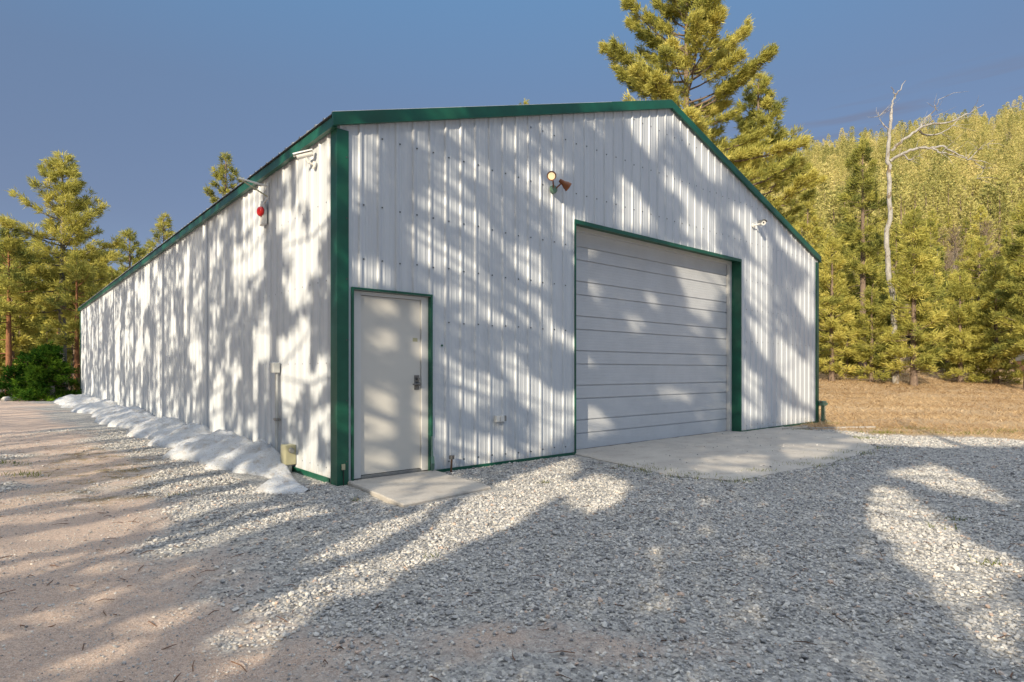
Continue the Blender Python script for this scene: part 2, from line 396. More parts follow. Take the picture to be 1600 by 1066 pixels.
def build_ground():
    rr = .5*1.032**np.arange(240)
    th = np.concatenate([np.arange(-52, 52, .42), np.arange(52, 308, 4.0)])
    th = np.radians(th); nr, na = len(rr), len(th)
    X = (rr[:, None]*np.sin(th)[None]).ravel(); Y = (rr[:, None]*np.cos(th)[None]).ravel()
    Z = height(X, Y)
    V = np.stack([X, Y, Z], 1); V = np.vstack([V, [0, 0, h1(0, 0)]])
    i, j = np.meshgrid(np.arange(nr-1), np.arange(na), indexing='ij'); i = i.ravel(); j = j.ravel(); j2 = (j+1) % na
    F = np.stack([i*na+j, i*na+j2, (i+1)*na+j2, (i+1)*na+j], 1)[:, ::-1]
    m = MB(); m.add(V, F); c = nr*na
    m.add(V[[c]], np.zeros((0, 3), int)); m.n = c+2
    m2 = MB(); m2.add(V, F)
    fan = np.array([(c, k, (k+1) % na) for k in range(na)]); m2.f.append(fan[:, ::-1]); m2.m.append(np.zeros(na, int))
    o = m2.build('ground', M['ground'], smooth_shade=True); me = o.data
    for nm, fn in (('gravel', f_gravel), ('meadow', f_meadow), ('forest', f_forest), ('moss', f_moss)):
        a = me.attributes.new(nm, 'FLOAT', 'POINT'); a.data.foreach_set('value', fn(V[:, 0], V[:, 1]).astype(np.float32))
    tag(o, kind='structure'); return o
build_ground()

# ------------------------------------------------------------------ the metal building (local x along the front, y into the depth)
W, L, H, SL, ZR = 12.55, 26.8, 4.0, .316, 4.112      # ZR: roof plane at the eave wall
def roof_z(x): return ZR+SL*np.minimum(x, W-x)
bld = empty('metal_building', (CO[0], CO[1], 0), ROT, 'long white ribbed steel building with green trim and a gable front', 'building')
PIT, PH = .236, .023
def rib_profile(length):
    P = [(0, 0)]
    k = 0
    while True:
        c = PH+k*PIT
        if c-.034 > length: break
        for dx, h in ((-.026, 0), (-.011, .019), (.011, .019), (.026, 0)): P.append((c+dx, h))
        for q in (.079, .157):
            for dx, h in ((-.016, 0), (-.007, .0035), (.007, .0035), (.016, 0)): P.append((c+q+dx, h))
        k += 1
    P = [p for p in P if 0 <= p[0] < length]; P.append((length, 0)); P.sort(); return P
def with_breaks(P, xs):
    xsP = np.array([p[0] for p in P]); hs = np.array([p[1] for p in P])
    return sorted(P+[(x, float(np.interp(x, xsP, hs))) for x in xs])
DX0, DX1, DZ = .169, 1.203, 2.18                    # entry door opening
OX0, OX1, OZ = 3.79, 8.78, 3.54                     # overhead door opening
def gable_wall(y, sgn, openings, name):
    P = with_breaks(rib_profile(W), [DX0, DX1, OX0, OX1, W/2]); m = MB()
    for (xa, ha), (xb, hb) in zip(P, P[1:]):
        if xb-xa < 1e-6: continue
        xm = (xa+xb)/2; z0 = -.05
        if openings and DX0 < xm < DX1: z0 = DZ
        if openings and OX0 < xm < OX1: z0 = OZ
        ya, yb = y+sgn*ha, y+sgn*hb
        V = [(xa, ya, z0), (xb, yb, z0), (xb, yb, roof_z(xb)-.02), (xa, ya, roof_z(xa)-.02)]
        m.add(V, [(0, 1, 2, 3)] if sgn < 0 else [(3, 2, 1, 0)])
    rs = np.random.default_rng(5)
    if openings:                                    # screw heads along the girts
        for zg in (.12, 1.88, 2.55, 3.17, 3.98, 4.75, 5.5):
            k = 0
            while PH+k*PIT < W-.1:
                xc = PH+k*PIT+.045; k += 1
                if zg > roof_z(xc)-.25 or (DX0-.05 < xc < DX1+.05 and zg < DZ+.05) or (OX0-.05 < xc < OX1+.05 and zg < OZ+.05): continue
                zz = zg+rs.normal(0, .006); s = .0075
                m.box(xc-s, xc+s, y-.009, y-.001, zz-s, zz+s, .5, 1)
    return m.build(name, [M['wall'], M['screw']], bld)
gable_wall(0, -1, True, 'front_wall'); gable_wall(L, 1, False, 'rear_wall')
def eave_wall(x, sgn, name):
    P = rib_profile(L); m = MB()
    for (ya, ha), (yb, hb) in zip(P, P[1:]):
        if yb-ya < 1e-6: continue
        V = [(x+sgn*ha, ya, -.05), (x+sgn*hb, yb, -.05), (x+sgn*hb, yb, ZR-.02), (x+sgn*ha, ya, ZR-.02)]
        m.add(V, [(3, 2, 1, 0)] if sgn < 0 else [(0, 1, 2, 3)])
    if sgn < 0:
        for zg in (.15, 1.35, 2.3, 3.2):
            k = 0
            while PH+k*PIT < 12:
                yc = PH+k*PIT+.045; k += 1; s = .0075
                m.box(x-.009, x-.001, yc-s, yc+s, zg-s, zg+s, .5, 1)
        for ys in (5.4, 7.1, 10.9, 14.6, 19.3):    # lapped panel seams standing a little proud
            m.box(x-.026, x-.001, ys, ys+.018, -.02, ZR-.15, .5, 0)
    return m.build(name, [M['wall'], M['screw']], bld)
eave_wall(0, -1, 'side_wall'); eave_wall(W, 1, 'side_wall')
# roof: two ribbed sheets
def roof_side(left):
    P = rib_profile(L+.10); m = MB()
    x0, x1 = (-.085, W/2) if left else (W+.085, W/2)
    z0 = ZR+SL*(-.085)+.012; z1 = roof_z(W/2)+.012
    for (ya, ha), (yb, hb) in zip(P, P[1:]):
        if yb-ya < 1e-6: continue
        ya -= .05; yb -= .05
        V = [(x0, ya, z0+ha), (x0, yb, z0+hb), (x1, yb, z1+hb), (x1, ya, z1+ha)]
        m.add(V, [(3, 2, 1, 0)] if left else [(0, 1, 2, 3)])
        V2 = [(x0, ya, z0-.006), (x0, yb, z0-.006), (x0, yb, z0+hb), (x0, ya, z0+ha)]
        m.add(V2, [(0, 1, 2, 3)])
    m.add([(x0, -.05, z0-.006), (x0, L+.05, z0-.006), (x1, L+.05, z1-.006), (x1, -.05, z1-.006)], [(0, 1, 2, 3)])
    return m.build('roof', M['roof'], bld)
roof_side(True); roof_side(False)
def trim(fn, name='trim', mt='green', bev=.004, **k):
    m = MB(); fn(m); return m.build(name, M[mt], bld, bevel=bev, **k)
# rake trim on the front gable (each slope one piece, one lapped joint)
def rake(a, b, y0, y1, lift=0):
    m = MB(); t0, t1 = .118, .018
    m.prism([(a, roof_z(a)-t0-lift) if a >= 0 and a <= W else (a, ZR+SL*(a if a < 0 else W-a)-t0-lift), (b, (roof_z(b) if 0 <= b <= W else ZR+SL*(W-b))-t0-lift), (b, (roof_z(b) if 0 <= b <= W else ZR+SL*(W-b))+t1+lift), (a, (roof_z(a) if a >= 0 else ZR+SL*a)+t1+lift)], 'y', y0, y1)
    # folded lip at the foot of the trim
    za = (roof_z(a) if a >= 0 else ZR+SL*a)-t0-lift; zb = (roof_z(b) if b <= W else ZR+SL*(W-b))-t0-lift
    m.prism([(a, za-.012), (b, zb-.012), (b, zb-.001), (a, za-.001)], 'y', y0-.012, y1-.004)
    return m.build('rake_trim', M['green'], bld, weld=True)
rake(-.088, 4.62, -.062, -.024); rake(4.62, W/2, -.066, -.022, .003); rake(W/2, W+.088, -.062, -.024)
rake(-.088, W/2, L+.024, L+.062); rake(W/2, W+.088, L+.024, L+.062)
# eave trim along both sides
def eave(sgn, x):
    m = MB()
    a, b = sorted((x+sgn*.024, x+sgn*.066))
    m.box(a, b, -.021, L+.02, 3.965, 4.074)
    a, b = sorted((x+sgn*.024, x+sgn*.082)); m.box(a, b, -.021, L+.02, 3.953, 3.963)
    m.build('eave_trim', M['green'], bld)
eave(-1, 0); eave(1, W)
# corner trims
def corner(cx, cy, sx, sy):
    m = MB(); t = .030
    pts = [(-t, -t), (.112, -t), (.112, -.004), (-.004, -.004), (-.004, .155), (-t, .155)]
    pts = [(cx+sx*p, cy+sy*q) for p, q in pts]
    if sx*sy < 0: pts = pts[::-1]
    m.prism(pts[:4]+[pts[4], pts[5]], 'z', -.03, 3.985)
    return m
def corner_obj(cx, cy, sx, sy):
    m = MB(); t = .028
    def bx(p0, p1, q0, q1):
        xa, xb = sorted((cx+sx*p0, cx+sx*p1)); ya, yb = sorted((cy+sy*q0, cy+sy*q1)); m.box(xa, xb, ya, yb, -.03, 3.949)
    bx(-t, .102, -t, -.022); bx(-t, -.022, -.0215, .140); bx(.1025, .110, -.026, -.001); bx(-.026, -.001, .1405, .148)
    for q in range(6):
        z = .25+q*.68
        for p0 in (.084,):
            xa, xb = sorted((cx+sx*(p0-.007), cx+sx*(p0+.007))); ya, yb = sorted((cy+sy*(-t-.005), cy+sy*(-t+.001))); m.box(xa, xb, ya, yb, z-.007, z+.007, .5, 1)
    m.build('corner_trim', [M['green'], M['screw']], bld)
corner_obj(0, 0, 1, 1); corner_obj(W, 0, -1, 1); corner_obj(0, L, 1, -1); corner_obj(W, L, -1, -1)
# base trim
def base(m):
    for a, b in ((DX1+.03, OX0-.004), (OX1+.004, W-.125)): m.box(a, b, -.034, -.022, -.03, .028)
    m.box(-.034, -.022, .17, L-.17, -.03, .05)
trim(base, 'base_trim', bev=0)
# entry door
def dtrim(m):
    m.box(DX0-.022, DX0+.004, -.031, .052, 0.0, DZ+.03); m.box(DX1-.004, DX1+.022, -.031, .052, .45, DZ+.03)
    m.box(DX0+.0045, DX1-.0045, -.031, .052, DZ+.004, DZ+.03); m.box(DX1-.0055, DX1+.006, -.012, .052, 0, .449)
trim(dtrim, 'door_trim', bev=.003)
def bent(m):                                        # bottom end of the trim, kicked outwards
    P = [(DX1+.009, -.026, .45), (DX1+.009, -.03, .30), (DX1+.004, -.05, .20), (DX1-.01, -.085, .12), (DX1+.0, -.06, .04), (DX1+.02, -.03, .01)]
    for i in range(len(P)-1):
        a, b = P[i], P[i+1]; w_ = .016+.012*(i in (2, 3))
        m.add([(a[0]-w_, a[1], a[2]), (a[0]+w_, a[1]+.012, a[2]), (b[0]+w_, b[1]+.012, b[2]), (b[0]-w_, b[1], b[2])], [(0, 1, 2, 3)])
b_ = trim(bent, 'bent_trim_end', 'sage', bev=0); sd = b_.modifiers.new('solid', 'SOLIDIFY'); sd.thickness = .004; b_['label'] = 'bent loose end of green door trim'
def dframe(m):
    m.box(DX0+.006, DX0+.118, .030, .11, .03, DZ-.001); m.box(DX1-.104, DX1-.006, .030, .11, .03, DZ-.001)
    m.box(DX0+.119, DX1-.105, .030, .11, DZ-.045, DZ-.001)
trim(dframe, 'door_frame', 'white')
m = MB(); m.box(DX0+.121, DX1-.108, .052, .095, .062, DZ-.049); door = m.build('entry_door', M['door'], bld, bevel=.002)
m = MB(); m.box(DX0+.005, DX1-.005, -.02, .11, -.01, .022); m.box(DX0+.119, DX1-.105, .03, .10, .023, .056); m.build('door_sill', M['grey'], bld, bevel=.003)
m = MB(); m.box(1.005, 1.075, .044, .052, 1.03, 1.21); m.tube([(1.052, .05, 1.165), (1.052, .018, 1.165)], .017, 12); m.tube([(1.052, .05, 1.10), (1.052, -.005, 1.10)], .024, 14)
m.tube([(1.052, 0, 1.10), (1.0, -.006, 1.10), (.955, -.004, 1.098)], .010, 8); m.box(1.012, 1.035, .036, .044, 1.045, 1.075); m.build('door_handle', M['steel'], door, bevel=.002)
m = MB(); m.box(.985, 1.052, .0495, .0515, 1.622, 1.667); m.build('door_plate', M['beige'], door)
# overhead door
YR = .25
def oh():
    m = MB(); Z = []
    for k in range(0, 7):
        for zz in (.263+.555*k, .477+.555*k): Z.append(zz)
    prof = [(YR, .012)]
    for zz in Z:
        if zz > OZ-.02: break
        prof += [(YR, zz-.011), (YR+.020, zz-.009), (YR+.020, zz+.005), (YR+.001, zz+.009), (YR, zz+.014)]
        # shallow pressed lines across each section
    prof.append((YR, OZ+.05))
    out = []
    for (ya, za), (yb, zb) in zip(prof, prof[1:]):
        out.append((ya, za))
        if zb-za > .1:
            n = int((zb-za)/.042)
            for q in range(1, n):
                zc = za+(zb-za)*q/n; out += [(ya, zc-.003), (ya+.0022, zc), (ya, zc+.003)]
    out.append(prof[-1])
    n = len(out); V = [(OX0+.02, y, z) for y, z in out]+[(OX1-.02, y, z) for y, z in out]
    m.add(V, [(i, n+i, n+i+1, i+1) for i in range(n-1)])
    return m.build('overhead_door', M['ohdoor'], bld)
ohd = oh()
m = MB(); m.box(OX0+.02, OX1-.02, YR-.012, YR+.02, -.005, .011); m.build('bottom_seal', M['dark'], ohd)
def jamb(m):
    m.box(OX0-.004, OX0+.022, -.034, .17, -.02, OZ+.004); m.box(OX1-.022, OX1+.004, -.034, .17, -.02, OZ+.004)
    m.box(OX0-.004, OX1+.004, -.034, .17, OZ+.005, OZ+.03)
    m.box(OX0-.004, OX1+.004, -.037, -.0345, OZ-.03, OZ+.03)
trim(jamb, 'overhead_door_trim', bev=0)
def stop(m):
    m.box(OX0+.0225, OX0+.11, .171, YR-.003, 0, OZ-.062); m.box(OX1-.10, OX1-.0225, .171, YR-.003, 0, OZ-.062); m.box(OX0+.0225, OX1-.0225, .171, YR-.003, OZ-.06, OZ+.02)
trim(stop, 'overhead_door_stop', 'white')
# small vent pipe on the far roof slope
m = MB(); m.tube([(10.55, 1.0, roof_z(10.55)-.02), (10.55, 1.0, roof_z(10.55)+.16)], .05, 12); m.tube([(10.55, 1.0, roof_z(10.55)+.17), (10.55, 1.0, roof_z(10.55)+.23)], [.085, .05], 12); m.build('roof_vent', M['grey'], bld, smooth_shade=False)
# green plug in the siding
m = MB(); m.tube([(1.375, -.001, 1.583), (1.375, -.012, 1.583)], .014, 10); m.build('green_plug', M['green'], bld)

# ------------------------------------------------------------------ things fixed to or standing by the walls
def fixed(name, lx, ly, z, label, cat):
    p = wpt(lx, ly, z); return empty(name, p, ROT, label, cat)
def axis_tube(m, c, d, prof, k=20, mi=0):
    """a turned shape: prof = [(distance along d, radius)...]"""
    c = np.array(c, float); d = np.array(d, float); d /= np.linalg.norm(d)
    X = np.cross(d, (0, 0, 1.) if abs(d[2]) < .9 else (1., 0, 0)); X /= np.linalg.norm(X); Y = np.cross(d, X)
    a = np.arange(k)*2*math.pi/k; n = len(prof)
    V = np.array([c+d*h+max(q, 1e-4)*(math.cos(t)*X+math.sin(t)*Y) for h, q in prof for t in a])
    m.add(V, [(i*k+j, i*k+(j+1) % k, (i+1)*k+(j+1) % k, (i+1)*k+j) for i in range(n-1) for j in range(k)], mi=mi)
fl = fixed('floodlight', 3.32, 0, 3.93, 'twin-head bronze floodlight on the front wall, its left lamp lit', 'floodlight')
m = MB(); axis_tube(m, (0, -.021, 0), (0, -1, 0), [(0, .062), (.03, .062), (.034, .056), (.05, .05), (.052, .0)]); m.build('base_box', M['sage'], fl, smooth_shade=False)
for side, hp, d, lit in ((0, (-.175, -.17, .115), (-.62, -.72, -.12), True), (1, (.125, -.15, .075), (.74, -.34, -.52), False)):
    m = MB(); d = np.array(d)/np.linalg.norm(d); hp = np.array(hp)
    axis_tube(m, hp, d, [(-.10, .0), (-.10, .024), (-.075, .031), (-.03, .036), (.02, .058), (.07, .068), (.074, .068), (.072, .060), (.06, .056), (.058, .0)], 24)
    m.tube([(0.02 if side else -.02, -.06, .01), hp*.55+np.array([0, -.03, .03]), hp-d*.09], .011, 8)
    hd = m.build('lamp_head', M['bronze'], fl, smooth_shade=False)
    m = MB(); axis_tube(m, hp, d, [(.0585, .0), (.0585, .055), (.064, .04), (.067, .0)], 24); m.build('lens', M['lamp'] if lit else M['camw'], hd)
    if not lit: hd['label'] = 'unlit right lamp head turned away'

# long bullet camera on the side wall
sc1 = fixed('security_camera', 0, .60, 3.70, 'long white bullet security camera under the eave on the side wall', 'security camera')
m = MB(); axis_tube(m, (-.021, 0, 0), (-1, 0, 0), [(0, .045), (.018, .045), (.022, .0)]); m.tube([(-.03, 0, 0), (-.09, .01, .02), (-.12, .02, .07)], .014, 8); m.build('mount', M['camw'], sc1)
c0 = np.array((-.10, .02, .115)); dd = np.array((-.80, .40, -.30)); dd /= np.linalg.norm(dd)
m = MB(); axis_tube(m, c0, dd, [(-.06, 0), (-.06, .032), (.125, .032), (.13, .028), (.13, .0)], 16); m.build('body', M['camw'], sc1)
m = MB(); X = np.cross(dd, (0, 0, 1)); X /= np.linalg.norm(X); Z_ = np.cross(X, dd)
V = []
for a in np.linspace(-.5, .5, 7):
    for q in (-.07, .16): V.append(c0+dd*q+Z_*(.048*math.cos(a*2.2)+.0)+X*.05*math.sin(a*2.2))
m.add(V, [(2*i, 2*i+1, 2*i+3, 2*i+2) for i in range(6)]); hd = m.build('sun_hood', M['camw'], sc1); s_ = hd.modifiers.new('solid', 'SOLIDIFY'); s_.thickness = .004
m = MB(); axis_tube(m, c0, dd, [(.1305, .0), (.1305, .024), (.132, .0)], 16); m.build('lens', M['black'], sc1)

# small camera at the right of the front
sc2 = fixed('security_camera', 9.39, 0, 4.36, 'small white hooded security camera high on the front wall right of the overhead door', 'security camera')
m = MB(); axis_tube(m, (-.1, -.021, -.01), (0, -1, 0), [(0, .05), (.02, .05), (.024, 0)]); m.tube([(-.1, -.04, -.01), (-.08, -.10, 0), (-.02, -.15, .02)], .015, 8); m.build('mount', M['camw'], sc2)
c0 = np.array((0, -.16, .03)); dd = np.array((-.66, -.70, -.16)); dd /= np.linalg.norm(dd)
m = MB(); axis_tube(m, c0, dd, [(-.09, 0), (-.09, .05), (.10, .052), (.104, .046), (.104, 0)], 18); m.build('body', M['camw'], sc2)
m = MB(); axis_tube(m, c0, dd, [(.1045, .0), (.1045, .018), (.106, .0)], 12); m.build('lens', M['black'], sc2)
X = np.cross(dd, (0, 0, 1)); X /= np.linalg.norm(X); Z_ = np.cross(X, dd); V = []
for a in np.linspace(-1.25, 1.25, 9):
    for q in (-.09, .14): V.append(c0+dd*q+(Z_*math.cos(a)+X*math.sin(a))*.066)
m = MB(); m.add(V, [(2*i, 2*i+1, 2*i+3, 2*i+2) for i in range(8)]); hd = m.build('sun_hood', M['grey'], sc2); s_ = hd.modifiers.new('solid', 'SOLIDIFY'); s_.thickness = .006

# red alarm strobe with its bracket
al = fixed('alarm_strobe', 0, 2.30, 3.45, 'white alarm siren box with round red strobe lens on the side wall', 'alarm')
m = MB(); m.box(-.085, -.021, -.06, .10, -.15, .06); m.build('siren_box', M['camw'], al, bevel=.012)
m = MB(); axis_tube(m, (-.0855, -.015, .03), (-.98, -.2, .0), [(0, .0), (0, .070), (.025, .068), (.042, .055), (.052, .034), (.055, 0)], 22); m.build('strobe_lens', M['red'], al, smooth_shade=True)
m = MB(); axis_tube(m, (-.055, .0, .061), (0, 0, 1), [(0, 0), (0, .05), (.07, .042), (.12, .03), (.125, 0)], 16); m.tube([(-.055, 0, .18), (-.06, -.02, .25), (-.05, -.03, .33)], .012, 8); m.build('horn', M['camw'], al)
br = fixed('wall_bracket', 0, 2.20, 3.84, 'thin white triangular bracket arm jutting out under the eave above the red strobe', 'bracket')
m = MB(); m.tube([(-.02, 0, -.02), (-.40, .04, .03)], .014, 8); m.build('arm', M['camw'], br)
m = MB(); m.tube([(-.02, -.01, -.17), (-.38, .04, .018)], .010, 8); m.build('brace', M['beige'], br)
m = MB(); m.box(-.034, -.0215, -.03, .03, -.2, .04); m.tube([(-.03, .0, -.18), (-.05, .03, -.22), (-.06, .07, -.24)], .012, 6); m.build('plate', M['camw'], br, bevel=.003)

# electrical conduit and boxes on the side wall
cd = fixed('electrical_conduit', 0, 1.80, 0, 'grey electrical conduit rising from the snow to a small box on the side wall', 'conduit')
m = MB(); m.box(-.115, -.0215, -.06, .06, 1.235, 1.375); m.build('switch_box', M['pvc'], cd, bevel=.008)
m = MB(); m.tube([(-.05, -.02, .0), (-.05, -.02, 1.234)], .017, 10); m.tube([(-.045, .045, .0), (-.045, .045, 1.234)], .010, 8); m.build('pipe', M['pvc'], cd)
m = MB(); m.box(-.08, -.0215, -.055, .015, .595, .635); m.box(-.035, -.0215, -.10, -.056, .60, .63); m.box(-.06, -.0215, .06, .10, .60, .63); m.build('clamp', M['grey'], cd, bevel=.003)
mb = fixed('utility_box', 0, 1.20, 0, 'beige utility box on a short pipe by the end of the snow bank', 'utility box')
m = MB(); m.box(-.155, -.0215, -.02, .145, .085, .335); m.build('box', M['beige'], mb, bevel=.008)
m = MB(); m.box(-.162, -.1555, -.012, .137, .10, .325); m.build('cover', M['beige'], mb, bevel=.004)
m = MB(); axis_tube(m, (-.09, -.021, .27), (0, -1, 0), [(0, 0), (0, .034), (.03, .034), (.035, .026), (.05, .026), (.052, 0)]); m.build('knob', M['grey'], mb)
m = MB(); m.tube([(-.09, .05, -.05), (-.09, .05, .085)], .04, 14); m.build('pipe', M['pvc'], mb)
tg = fixed('ground_tag', .04, 0, 0, 'small pale tag on a stake at the foot of the corner trim', 'tag')
m = MB(); m.box(-.02, .022, -.042, -.033, .16, .225); m.build('tag_plate', M['beige'], tg, bevel=.002)
m = MB(); m.tube([(0, -.045, -.05), (0, -.045, .16)], .006, 6); m.build('wire', M['dark'], tg)

# things on and before the front wall
ob = fixed('outlet_box', 2.295, 0, .615, 'grey weatherproof outlet box low on the front wall between the two doors', 'outlet')
m = MB(); m.box(-.085, .06, -.065, -.0215, -.045, .045); m.build('box', M['pvc'], ob, bevel=.008)
m = MB(); m.box(-.082, -.018, -.075, -.066, -.04, .04); m.box(-.010, .056, -.075, -.066, -.04, .04); m.build('flap', M['camw'], ob, bevel=.003)
m = MB(); m.box(.061, .105, -.06, -.0215, -.038, .038); m.build('conduit_end', M['grey'], ob, bevel=.004)
sp = fixed('standpipe', 1.46, -.10, 0, 'short capped metal standpipe beside the entry pad', 'pipe')
m = MB(); m.tube([(-.012, 0, -.05), (0, 0, .15)], .013, 10); m.build('pipe', M['rust'], sp)
m = MB(); m.tube([(0, 0, .15), (0, 0, .152), (0, 0, .198), (0, 0, .20)], [.02, .034, .034, .02], 12); m.build('cap', M['steel'], sp)
hb = fixed('yard_hydrant', W+.09, -.10, 0, 'faded green hydrant with a spout at the far right corner of the building', 'hydrant')
m = MB(); m.tube([(0, 0, -.05), (0, 0, .40)], .045, 10); m.build('pipe', M['sage'], hb)
m = MB(); m.box(-.11, .07, -.06, .06, .401, .52); m.tube([(.05, 0, .46), (.15, -.03, .44)], .035, 10); m.build('head', M['sage'], hb, bevel=.02)
m = MB(); m.tube([(-.11, 0, .50), (-.26, -.03, .53)], .018, 8); m.build('lever', M['steel'], hb)
m = MB(); m.tube([(-.03, -.05, .40), (-.07, -.07, .25), (-.06, -.07, .08), (.0, -.10, .02), (.10, -.12, .02)], .018, 8); m.build('hose', M['beige'], hb)

# concrete: doorstep pad and apron
def slab(name, pts, top, thick, noise_amp=.02, seed=1):
    r_ = np.random.default_rng(seed); P = []
    for i in range(len(pts)):
        a, b = np.array(pts[i]), np.array(pts[(i+1) % len(pts)]); n = max(2, int(np.linalg.norm(b-a)/.12))
        for q in range(n): P.append(a+(b-a)*q/n+r_.normal(0, noise_amp, 2)*(q > 0))
    P = np.array(P); c = P.mean(0); n = len(P)
    inner = c+(P-c)*.985
    V = [(p[0], p[1], top-thick) for p in P]+[(p[0], p[1], top-.012) for p in P]+[(p[0], p[1], top) for p in inner]+[(c[0], c[1], top)]
    F4 = [(i, (i+1) % n, n+(i+1) % n, n+i) for i in range(n)]+[(n+i, n+(i+1) % n, 2*n+(i+1) % n, 2*n+i) for i in range(n)]
    m = MB(); m.add(V, F4); m.f.append(np.array([(2*n+i, 2*n+(i+1) % n, 3*n) for i in range(n)])); m.m.append(np.zeros(n, int))
    return m.build(name, M['concrete'], weld=True)
lw = lambda a, b: tuple(wpt(a, b)[:2])
pad = slab('doorstep_pad', [lw(.10, -.004), lw(1.27, -.004), lw(1.13, -1.30), lw(-.02, -1.44)], .026, .12, .006)
tag(pad, 'small sloping concrete pad at the foot of the white entry door', 'concrete pad')
ap = slab('apron', [lw(OX0+.03, .245), lw(OX1-.03, .245), lw(OX1-.02, -.036), lw(10.6, -.05), lw(10.3, -.55), lw(10.0, -1.6), lw(8.1, -2.75), lw(5.6, -2.95), lw(3.55, -2.75), lw(3.3, -2.1), lw(3.78, -.05)], .012, .10, .012, 2)
tag(ap, kind='structure')
curb = slab('concrete_edging', [lw(10.05, -.30), lw(10.11, -.24), lw(12.1, -1.40), lw(12.05, -1.47)], .022, .1, .008, 4)
tag(curb, 'narrow concrete edging strip along the right side of the apron', 'edging')

# snow bank along the side wall
def snow_bank():
    ny, nx = 420, 34
    ly = np.linspace(-.10, 26.3, ny)
    n1 = fbm(ly*.9, ly*0+2); n2 = fbm(ly*2.8, ly*0+8); n3 = fbm(ly*6.0, ly*0+5)
    wdt = (.50+.28*smooth(ly, .3, 2.5)+.25*smooth(ly, 10, 22)+(n1-.5)*.55+(n2-.5)*.45+(n3-.5)*.12)*np.sqrt(smooth(ly, -.2, .5))
    wdt = np.maximum(wdt, .03)
    hgt = (.255+(n1-.5)*.24+(n2-.5)*.17+(n3-.5)*.09)*np.sqrt(smooth(ly, -.2, 1.3))
    off = -.34*(1-smooth(ly, -.1, 1.9))                 # the tip swings away from the wall
    s = np.linspace(0, 1, nx)
    prof = np.clip(1-s**1.9, 0, 1)**.62*(1-.25*np.exp(-((s-.0)/.09)**2))
    LX = off[:, None]-.012-s[None]*wdt[:, None]; LY = np.broadcast_to(ly[:, None], LX.shape)
    skew = s[None]*.12*np.sin(ly*1.3)[:, None]; LY = LY-skew-s[None]*.15
    Zs = hgt[:, None]*prof[None]*(1+.7*(fbm(LX*1.3+9, LY*3.4)-.5)+.35*(fbm(LX*8, LY*9)-.5))-.03*(s[None] > .985)
    # inner edge of the swung tip also slopes down
    tip = (1-smooth(ly, .4, 2.0))[:, None]*np.exp(-(s/.16)**2)[None]; Zs = Zs*(1-tip)
    P = CO[None, None]+LX[..., None]*U+LY[..., None]*Vv
    Zs = Zs+np.minimum(height(P[..., 0], P[..., 1]), .03)-.004
    V = np.dstack([P[..., 0], P[..., 1], Zs]).reshape(-1, 3)
    i, j = np.meshgrid(np.arange(ny-1), np.arange(nx-1), indexing='ij'); i = i.ravel(); j = j.ravel()
    m = MB(); m.add(V, np.stack([i*nx+j, (i+1)*nx+j, (i+1)*nx+j+1, i*nx+j+1], 1))
    o = m.build('snow_bank', M['snow'], smooth_shade=True)
    tag(o, 'melting bank of old snow along the foot of the long side wall', 'snow bank')
snow_bank()

